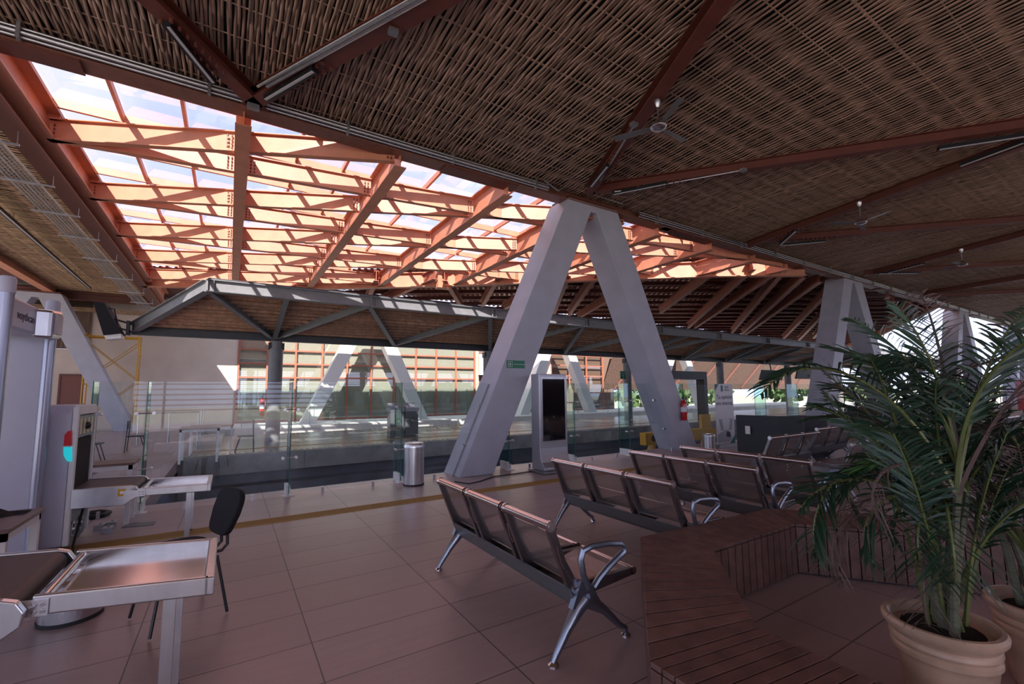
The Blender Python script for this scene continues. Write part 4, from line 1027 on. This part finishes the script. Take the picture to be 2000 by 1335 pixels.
# ---- sign on the column, extinguishers
ev = thing('evacuation_sign', 'small green evacuation route sign on the left leg of the big column', 'sign', tuple(ony(1007, 710, YC)))
a, b = ony(990, 703, YC - .012), ony(1025, 719, YC - .012)
obj('plate', MB().box((a.x, YC - .012, min(a.z, b.z)), (b.x, YC - .003, max(a.z, b.z))), MT['green'], ev)
za, zb_ = min(a.z, b.z), max(a.z, b.z); hh = zb_ - za
obj('pictogram_frame', MB().tube([(a.x + .03, YC - .015, za + .03), (a.x + .03, YC - .015, zb_ - .03), (a.x + .03 + hh - .06, YC - .015, zb_ - .03), (a.x + .03 + hh - .06, YC - .015, za + .03), (a.x + .03, YC - .015, za + .03)], .005, 4), MT['white'], ev)
obj('arrow', MB().tube([(a.x + .05, YC - .015, za + hh / 2), (a.x + hh - .06, YC - .015, za + hh / 2)], .007, 4).tube([(a.x + hh - .10, YC - .015, za + hh / 2 + .04), (a.x + hh - .06, YC - .015, za + hh / 2), (a.x + hh - .10, YC - .015, za + hh / 2 - .04)], .007, 4), MT['white'], ev)
text('lettering', 'RUTA DE EVACUACIÓN', .034, MT['white'], ev, (a.x + hh + .01, YC - .015, za + hh / 2 - .012), FACE_NY)
def exting(label, x, y, z0, h=.62, bracket=True):
    t = thing('fire_extinguisher', label, 'fire extinguisher', (x, y, z0), group='fire extinguishers')
    obj('cylinder', MB().lathe([(.07, z0), (.083, z0 + .03), (.083, z0 + h * .68), (.06, z0 + h * .78), (.025, z0 + h * .82), (.025, z0 + h * .86)], (x, y, 0), 20), MT['redp'], t, smooth=True)
    obj('valve', MB().box((x - .02, y - .02, z0 + h * .85), (x + .02, y + .02, z0 + h * .93)).box((x - .07, y - .01, z0 + h * .92), (x + .03, y + .01, z0 + h * .95)), MT['black'], t)
    obj('hose', MB().tube([(x, y, z0 + h * .9), (x + .03, y - .01, z0 + h * 1.04), (x + .09, y - .01, z0 + h * 1.0), (x + .125, y - .01, z0 + h * .8), (x + .125, y - .01, z0 + h * .25)], .011, 8), MT['rubber'], t, smooth=True)
    obj('label', MB().lathe([(.0845, z0 + h * .34), (.0845, z0 + h * .54)], (x, y, 0), 20), MT['paper'], t)
    return t
p = ony(1331, 820, YC); exting('red fire extinguisher hung on the right leg of the big column', p.x, YC - .09, p.z, .68)
p = ony(514, 812, 18.4); exting('red fire extinguisher on the round platform pillar seen through the glass', 1.02, 18.5, .9, .75)

# ---- ceiling fans
def fan(label, top, hub, blades):
    t = thing('ceiling_fan', label, 'fan', tuple(top), group='ceiling fans')
    x, y = top.x, top.y; zt, zh = top.z, hub
    obj('canopy_cup', MB().lathe([(.055, zt), (.05, zt - .06), (.02, zt - .12)], (x, y, 0), 18), MT['steel'], t, smooth=True)
    obj('down_rod', MB().tube([(x, y, zt - .1), (x, y, zh + .05)], .012, 8), MT['steel'], t, smooth=True)
    obj('motor', MB().lathe([(.02, zh + .14), (.05, zh + .10), (.06, zh + .05), (.11, zh + .03), (.13, zh), (.11, zh - .03), (.05, zh - .05)], (x, y, 0), 24), MT['steel'], t, smooth=True)
    for a in blades:
        d = Vector((math.cos(a), math.sin(a), 0)); s_ = Vector((-d.y, d.x, 0)); c = Vector((x, y, zh - .005))
        P_ = [c + d * .10 - s_ * .025, c + d * .24 - s_ * .055 - Vector((0, 0, .012)), c + d * .72 - s_ * .065 - Vector((0, 0, .015)), c + d * .72 + s_ * .065 + Vector((0, 0, .015)), c + d * .24 + s_ * .055 + Vector((0, 0, .012)), c + d * .10 + s_ * .025]
        obj('blade', MB().prism(P_, (0, 0, .006)), MT['blade'], t)
MT['blade'] = mat('grey_fan_blade', (.20, .21, .23), .4, .5)
def fang(px, py, py2, label, z0=6.40, bl=()):
    T = onz(px, py, z0); 
    # hub height seen at py2 straight below
    z = z0
    for i in range(400):
        z -= .005; q = Vector((T.x, T.y, z)); dv = q - Vector((0, 0, CAMH)); yy = 679.44 - FPX * dv.dot(upv) / dv.dot(fwd)
        if yy > py2: break
    ang = []
    for (bx, by) in bl:
        e = onz(bx, by, z); ang.append(math.atan2(e.y - T.y, e.x - T.x))
    fan(label, T, z, ang)
fang(1284, 196, 248, 'nearest ceiling fan, steel with three grey blades, left of the long beam', bl=((1322, 202), (1345, 279), (1196, 273)))
fang(1678, 394, 434, 'second ceiling fan hanging under the long beam', bl=((1740, 411), (1616, 436), (1687, 448)))
fang(1877, 486, 516, 'third and farthest ceiling fan, left of the right edge', bl=((1932, 513), (1852, 508), (1850, 524)))

# ---- cable rack hung beside the rim beam
ct = thing('cable_rack', 'rack of parallel conduits hung on trapeze bars beside the left rim of the glass roof', 'conduit rack', (-3.6, 16, 5.9))
for i in range(7):
    x = -3.82 + i * .07
    obj('conduit', MB().tube([(x, 7.6, 5.90), (x, 28, 5.90)], .016 if i % 3 else .022, 6), MT['steel_dull'], ct, smooth=True)
for y in (8.0, 9.0, 10.4, 12.2, 14.0, 15.9, 18.2, 20.9, 23.5, 26):
    obj('trapeze', MB().box((-3.98, y - .02, 5.85), (-3.16, y + .02, 5.88)).tube([(-3.19, y, 5.86), (-3.19, y, 6.12)], .007, 5).tube([(-3.93, y, 5.86), (-3.93, y, 6.57)], .007, 5), MT['steel_dull'], ct)

# ---- monitor on the end of the canopy
mn = thing('monitor', 'black monitor on a bracket at the left tip of the grey canopy', 'monitor', (-3.1, 18.3, 4.0))
a, b, c, d = ony(186, 592, 18.2), ony(208, 594, 18.2), ony(238, 660, 18.2), ony(206, 656, 18.2)
obj('case', MB().prism([(a.x, 17.9, a.z), (b.x, 17.9, b.z), (c.x, 17.9, c.z + .12), (d.x, 17.9, d.z)], (0, .9, 0)), MT['fabric'], mn, bevel=.01)
obj('lower_housing', MB().prism([(d.x, 18.0, d.z), (c.x, 18.0, c.z + .12), (c.x + .02, 18.0, c.z - .02), (d.x + .05, 18.0, d.z - .12)], (0, .5, 0)), MT['white'], mn)
e = ony(228, 630, 18.3); f = Vector((-2.72, 18.5, ZV + .2))
obj('bracket', MB().bar((e.x - .1, 18.3, e.z + .12), f + Vector((0, 0, .12)), .05, .05).bar((e.x - .1, 18.3, e.z - .12), f - Vector((0, 0, .12)), .05, .05).box((-2.86, 18.35, ZV - .02), (-2.78, 18.75, ZV + .42)), MT['black'], mn)
obj('cable', MB().tube([(b.x, 18.3, b.z - .1), (b.x + .18, 18.28, b.z - .12), (b.x + .28, 18.28, b.z - .55), (b.x + .35, 18.28, b.z - .95), (-2.75, 18.4, ZV)], .022, 6), MT['black'], mn, smooth=True)

# ---- yellow scaffold tower
sf = thing('scaffold_tower', 'yellow steel scaffold frame standing against the cream wall', 'scaffold', (-4.7, 28.3, 0))
x0, x1 = -5.75, -3.85
for y in (28.0, 28.7):
    for x in (x0, x1): obj('upright', MB().tube([(x, y, 0), (x, y, 4.6)], .03, 8), MT['yel2'], sf)
for x in (x0, x1):
    for z in (.4, 1.3, 2.2, 2.9, 3.6, 4.3): obj('rung', MB().tube([(x, 28.0, z), (x, 28.7, z)], .022, 6), MT['yel2'], sf)
obj('top_rail', MB().tube([(x0, 28, 4.45), (x1, 28, 4.45)], .035, 8).tube([(x0, 28.7, 4.45), (x1, 28.7, 4.45)], .035, 8), MT['yel2'], sf)
for (za, zb) in ((4.2, 2.4), (2.3, .5)):
    for y in (28.0, 28.7): obj('cross_brace', MB().tube([(x0, y, za), (x1, y, zb)], .018, 6).tube([(x0, y, zb), (x1, y, za)], .018, 6), MT['yel2'], sf)

# ---- roll-up banner
bn = thing('rollup_banner', 'white roll-up banner reading Tu opinión nos interesa beside the big column', 'banner', (12.6, 8.05, 0))
xa, xb, yb = 12.15, 13.05, 8.02
hb = 1.86
obj('sheet', MB().box((xa, yb, .10), (xb, yb + .012, hb)), MT['paper'], bn)
obj('stand', MB().box((xa - .03, yb - .08, 0), (xb + .03, yb + .10, .10)), MT['steel_dull'], bn)
text('headline', 'Tu opinión', .175, MT['ink'], bn, ((xa + xb) / 2, yb - .004, 1.42), FACE_NY, 'CENTER'); text('headline', 'nos interesa', .165, MT['ink'], bn, ((xa + xb) / 2, yb - .004, 1.24), FACE_NY, 'CENTER')
text('logo_lettering', 'TREN\nMAYA', .085, MT['ink'], bn, (xa + .48, yb - .004, 1.74), FACE_NY)
obj('logo_mark', MB().box((xa + .30, yb - .004, 1.64), (xa + .40, yb - .001, 1.82)), MT['teal'], bn)
lf = MB()
for cx_, sg in ((xa + .28, -.25), (xa + .68, .2)):
    for i in range(6):
        z = .48 + i * .055; 
        for s_ in (-1, 1): lf.add([(cx_ + sg * (z - .45), yb - .004, z), (cx_ + sg * (z - .45) + s_ * .10, yb - .004, z + .07), (cx_ + sg * (z - .45) + s_ * .02, yb - .004, z + .055)], [(0, 1, 2)])
obj('leaf_print', lf, MT['teal'], bn)
tr = obj('train_print', MB().add([(xa + .03, yb - .005, .14), (xa + .60, yb - .005, .14), (xa + .74, yb - .005, .24), (xa + .70, yb - .005, .42), (xa + .58, yb - .005, .50), (xa + .40, yb - .005, .50), (xa + .03, yb - .005, .38)], [(0, 1, 2, 3, 4, 5, 6)]), mat('pale_grey_print', (.42, .45, .52), .6), bn)
obj('train_window_print', MB().add([(xa + .45, yb - .008, .30), (xa + .66, yb - .008, .28), (xa + .64, yb - .008, .42), (xa + .48, yb - .008, .46)], [(0, 1, 2, 3)]), MT['ink'], bn)
obj('corner_print', MB().add([(xa + .62, yb - .003, .101), (xb, yb - .003, .101), (xb, yb - .003, .34)], [(0, 1, 2)]).add([(xa, yb - .003, hb), (xa, yb - .003, hb - .22), (xa + .2, yb - .003, hb)], [(0, 2, 1)]), MT['teal'], bn)

# ---- dark counters, low wall, railing
def counter(label, pts, h=1.03):
    t = thing('dark_counter', label, 'counter', (pts[0][0], pts[0][1], 0))
    m_ = MB()
    for (a, b) in zip(pts, pts[1:]):
        m_.bar((a[0], a[1], h / 2), (b[0], b[1], h / 2), .10, h)
    obj('panel', m_, mat('charcoal_laminate', (.018, .020, .028), .45), t)
    return t
t = counter('charcoal counter wall behind the sideways benches, with a white socket', [(11.35, 6.9), (11.5, 5.75), (12.6, 5.35)])
t = thing('dark_counter', 'charcoal counter front facing the nearest rows, white socket plate near its corner', 'counter', (11.4, 6.7, 0)) if False else t
obj('socket_plate', MB().box((11.27, 6.52, .56), (11.30, 6.64, .76)), MT['white'], t)
obj('front_panel', MB().box((11.35, 5.3, 0), (11.45, 5.8, 1.03)), MT['black'], t)
t = counter('second charcoal counter farther back, seen through the palm', [(18.2, 7.0), (20.8, 6.0)])
obj('socket_plate', MB().box((18.3, 6.80, .55), (18.55, 6.84, .78)), MT['white'], t)
lw = thing('low_wall', 'low beige wall with a grey coping at the far right', 'wall', (24, 5, 0))
a, b = Vector((24.5, 6.9, 0)), Vector((28, -2, 0))
obj('wall_body', MB().bar(a + Vector((0, 0, .47)), b + Vector((0, 0, .47)), .2, .94), MT['cream'], lw)
obj('coping', MB().bar(a + Vector((0, 0, .97)), b + Vector((0, 0, .97)), .28, .06), MT['steel_dull'], lw)
rl = thing('red_railing', 'red steel railing above the low beige wall at the far right', 'railing', (26, 5, 1))
a = Vector((25.8, 7.4, 0)); b = Vector((29.5, -2, 0)); dv = (b - a)
obj('handrail', MB().tube([a + Vector((0, 0, 1.62)), b + Vector((0, 0, 1.62))], .03, 8).tube([a + Vector((0, 0, 1.50)), b + Vector((0, 0, 1.50))], .02, 8), MT['rail_red'] if 'rail_red' in MT else MT['red_dark'], rl)
m_ = MB()
for i in range(60): q = a + dv * (i / 60); m_.tube([(q.x, q.y, .0), (q.x, q.y, 1.55)], .012, 5)
obj('balusters', m_, MT['red_dark'], rl)['kind'] = 'stuff'
rbx = thing('red_box', 'red cabinet on the column at the right edge', 'cabinet', (30, 3.2, 1))
p = onz(1993, 770, 1.7); q0, q1 = onx(1982, 742, 24.0), onx(2010, 800, 24.0)
obj('cabinet_body', MB().box((24.0, min(q0.y, q1.y), q1.z), (24.3, max(q0.y, q1.y) + .0, q0.z)), MT['redp'], rbx)
obj('cabinet_stand', MB().box((24.05, q0.y - .25, 0), (24.2, q0.y - .1, q1.z)), MT['red_dark'], rbx)

# ---- hanging displays by the far pillars, sign, portal
def disp(label, px0, px1, py0, py1, Y):
    a, b = ony(px0, py0, Y), ony(px1, py1, Y); t = thing('hanging_display', label, 'display', tuple((a + b) / 2), group='black displays hung from the canopy')
    obj('case', MB().prism([(a.x, Y, a.z), (b.x, Y, a.z), (b.x, Y + .25, b.z), (a.x, Y + .25, b.z)], (0, .12, .02)), MT['black'], t)
    obj('hanger', MB().tube([((a.x + b.x) / 2, Y + .15, b.z + .2), ((a.x + b.x) / 2, Y + .3, ZV + .05)], .04, 6), MT['black'], t)
disp('left black display hanging under the far canopy', 1490, 1534, 722, 742, 18.2)
disp('right black display hanging under the far canopy', 1560, 1606, 718, 740, 18.2)
s1 = thing('track_sign', 'small green sign with the number 1 on the second round platform pillar', 'sign', (19.75, 18.3, 2.6))
a, b = ony(1211, 724, 18.3), ony(1222, 740, 18.3)
obj('plate', MB().box((a.x, 18.28, b.z), (b.x, 18.3, a.z)), MT['green'], s1); text('number', '1', .30, MT['white'], s1, ((a.x + b.x) / 2 - .07, 18.27, b.z + .04), FACE_NY)
po = thing('black_portal', 'black framed screening portal behind the glass right of the big column', 'portal', (16, 12, 0))
a, b = ony(1322, 724, 15.6), ony(1381, 741, 15.6)
obj('lintel', MB().box((a.x, 15.6, b.z), (b.x, 16.1, a.z)), MT['black'], po)
obj('post', MB().box((b.x - .3, 15.6, 0), (b.x, 16.1, b.z)), MT['black'], po); obj('post', MB().box((a.x - 1.2, 15.6, 0), (a.x - .9, 16.1, a.z)), MT['black'], po)
obj('lintel_end', MB().box((a.x - 1.2, 15.6, b.z), (a.x, 16.1, a.z)), MT['black'], po)
# yellow buffer stop in the track bed
bs = thing('buffer_stop', 'yellow steel buffer stop in the track bed behind the big column', 'buffer stop', (12.4, 9.8, -1.1))
yb0 = 9.6
q0, q1 = ony(1262, 856, yb0), ony(1416, 872, yb0)
xa, xb = ony(1262, 870, yb0).x, ony(1400, 870, yb0).x
obj('cross_beam', MB().box((xa, yb0, .0), (xb, yb0 + .25, .38)), MT['yel2'], bs, bevel=.02)
for x in (xa + .4, xb - .5):
    obj('support', MB().prism([(x, yb0 + .05, 0), (x + .12, yb0 + .05, 0), (x - .25, yb0 + .05, -1.1), (x - .5, yb0 + .05, -1.1)], (0, .2, 0)), MT['yel2'], bs)
obj('buffer_head', MB().tube([(xa + .35, yb0 - .02, .2), (xa + .35, yb0 + .02, .2)], .1, 12), MT['black'], bs)
obj('side_plate', MB().box((xb - .75, yb0 + .02, .3), (xb - .25, yb0 + .12, .85)), MT['yel2'], bs)

# ---- furniture seen through the glass at the left
table('white-legged brown table between the scanner and the glass barrier', -2.6, -1.02, 7.75, 8.25, .80)
table('white-legged table standing behind the glass barrier, left of the round pillar', -1.0, -.15, 13.6, 14.5, .86)
table('brown table behind the glass, farther back, with a folding chair', -.9, .15, 15.4, 16.1, .80)
def fchair(label, x, y, rz):
    t = thing('folding_chair', label, 'chair', (x, y, 0), group='black folding chairs behind the glass', local=True); t.rotation_euler.z = rz
    obj('seat', MB().box((-.2, -.2, .44), (.2, .2, .47)), MT['black'], t); obj('backrest', MB().box((-.22, -.2, .68), (-.19, .2, .92)), MT['black'], t)
    for sx_ in (-1, 1):
        for sy_ in (-1, 1): obj('leg', MB().tube([(.18 * sx_ * (.6 if sx_ > 0 else 1.1), .19 * sy_, .46 if sx_ > 0 else .9), (.24 * sx_, .19 * sy_, 0)], .013, 6), MT['black'], t)
    return t
fchair('black folding chair at the table behind the glass, right side', .45, 15.6, PI)
fchair('black folding chair far behind the glass at the left, nearer one', -2.9, 15.5, 0)
fchair('black folding chair far behind the glass at the left, farther one', -2.3, 17.6, 0)
rl = thing('steel_railing', 'thin grey steel railing behind the glass barrier at the left', 'railing', (-1.3, 18, 0))
obj('rail', MB().tube([(-2.6, 20.0, 1.05), (-.9, 20.0, 1.05)], .025, 8).tube([(-.9, 20.0, 1.05), (-.9, 24.0, 1.05)], .025, 8), MT['steel_dull'], rl)
for p_ in ((-2.6, 20), (-1.75, 20), (-.9, 20), (-.9, 22), (-.9, 24)): obj('post', MB().tube([(*p_, 0), (*p_, 1.05)], .025, 8), MT['steel_dull'], rl)
# ---- small stuff on the floor by the scanner
for i, (px_, py_, lb_) in enumerate(((193, 1034, 'grey metal floor box left of the other two by the scanner'), (209, 1040, 'grey metal floor box nearest the yellow strip'), (217, 1028, 'grey metal floor box farthest right, near the hatch'))):
    q = onz(px_, py_); t = thing('floor_box', lb_, 'box', (q.x, q.y, 0), group='grey junction boxes on the floor')
    obj('box_body', MB().box((q.x - .05, q.y - .02, 0), (q.x + .05, q.y + .12, .06)), MT['steel_dull'], t); obj('knockout', MB().lathe([(.016, 0), (.016, .004)], (q.x, q.y + .05, .06), 12), MT['black'], t)
q = onz(183, 1008); tag(obj('black_hose', MB().tube([(q.x - .2, q.y + .1, .03), (q.x + .05, q.y + .12, .035), (q.x + .16, q.y + .02, .03), (q.x + .12, q.y - .14, .03), (q.x - .02, q.y - .2, .03)], .03, 10), MT['rubber'], smooth=True), 'curled black hose on the floor beside the scanner', 'hose')
a, b, c, d = onz(236, 1031), onz(300, 1025), onz(305, 1018), onz(250, 1022)
tag(obj('floor_hatch', MB().prism([(p.x, p.y, .0) for p in (a, b, c, d)], (0, 0, .006)), MT['dark_slate']), 'dark metal floor hatch beside the yellow strip near the scanner', 'hatch')
em = thing('emergency_light', 'small black lamp housing under the edge beam right of the big column', 'light', tuple(ony(1301, 438, YC)))
p = ony(1301, 438, YC + .1); obj('housing', MB().box((p.x - .18, YC + .02, p.z - .05), (p.x + .18, YC + .22, 6.40)), MT['black'], em, bevel=.01)

# ---- far platform glass barrier and trees outside
for i in range(9):
    x = .6 + i * 3.2
    t = thing('glass_barrier', 'low glass panel on the far platform in front of the red window grid' if x < 17 else 'low glass panel on the far platform beyond the kiosk', 'glass barrier', (x, 26.9, 0), group='far platform glass panels, left run' if x < 17 else 'far platform glass panels, right run')
    obj('pane', MB().quad((x, 26.9, 0), (x + 3.16, 26.9, 0), (x + 3.16, 26.9, 1.9), (x, 26.9, 1.9)), MT['glass'], t)
    obj('pane_edge', MB().box((x - .012, 26.89, 0), (x + .012, 26.91, 1.9)), MT['edge'], t)
r2 = random.Random(3)
side = ['far left of the row', 'left', 'middle left', 'middle', 'middle right', 'right', 'far right', 'rightmost', 'behind the low wall', 'behind the railing', 'beyond the last column', 'at the end']
for i in range(12):
    x = 40 + i * 9; y = 50 + r2.uniform(-4, 6) - i * 3.4
    t = thing('tree', 'distant green tree outside beyond the platform, %s' % side[i], 'tree', (x, y, -1.5), group='trees outside')
    mb = MB(); H_ = r2.uniform(3.6, 5.2)
    for k in range(260):
        v = Vector((r2.gauss(0, 1), r2.gauss(0, 1), r2.gauss(0, .7))); v = v.normalized() * r2.uniform(.6, 1) ; c = Vector((x + v.x * 4.2, y + v.y * 3, -1.5 + H_ * .6 + v.z * H_ * .42)); s_ = r2.uniform(.25, .6)
        e1 = Vector((r2.uniform(-1, 1), r2.uniform(-1, 1), r2.uniform(-1, 1))).normalized() * s_; e2 = e1.cross(Vector((r2.uniform(-1, 1), r2.uniform(-1, 1), .3))).normalized() * s_
        mb.add([c - e1, c - e2, c + e1, c + e2], [(0, 1, 2, 3)])
    obj('crown', mb, MT['foliage'], t); obj('trunk', MB().tube([(x, y, -1.5), (x, y, H_ * .3)], .18, 7), MT['trunk'], t)
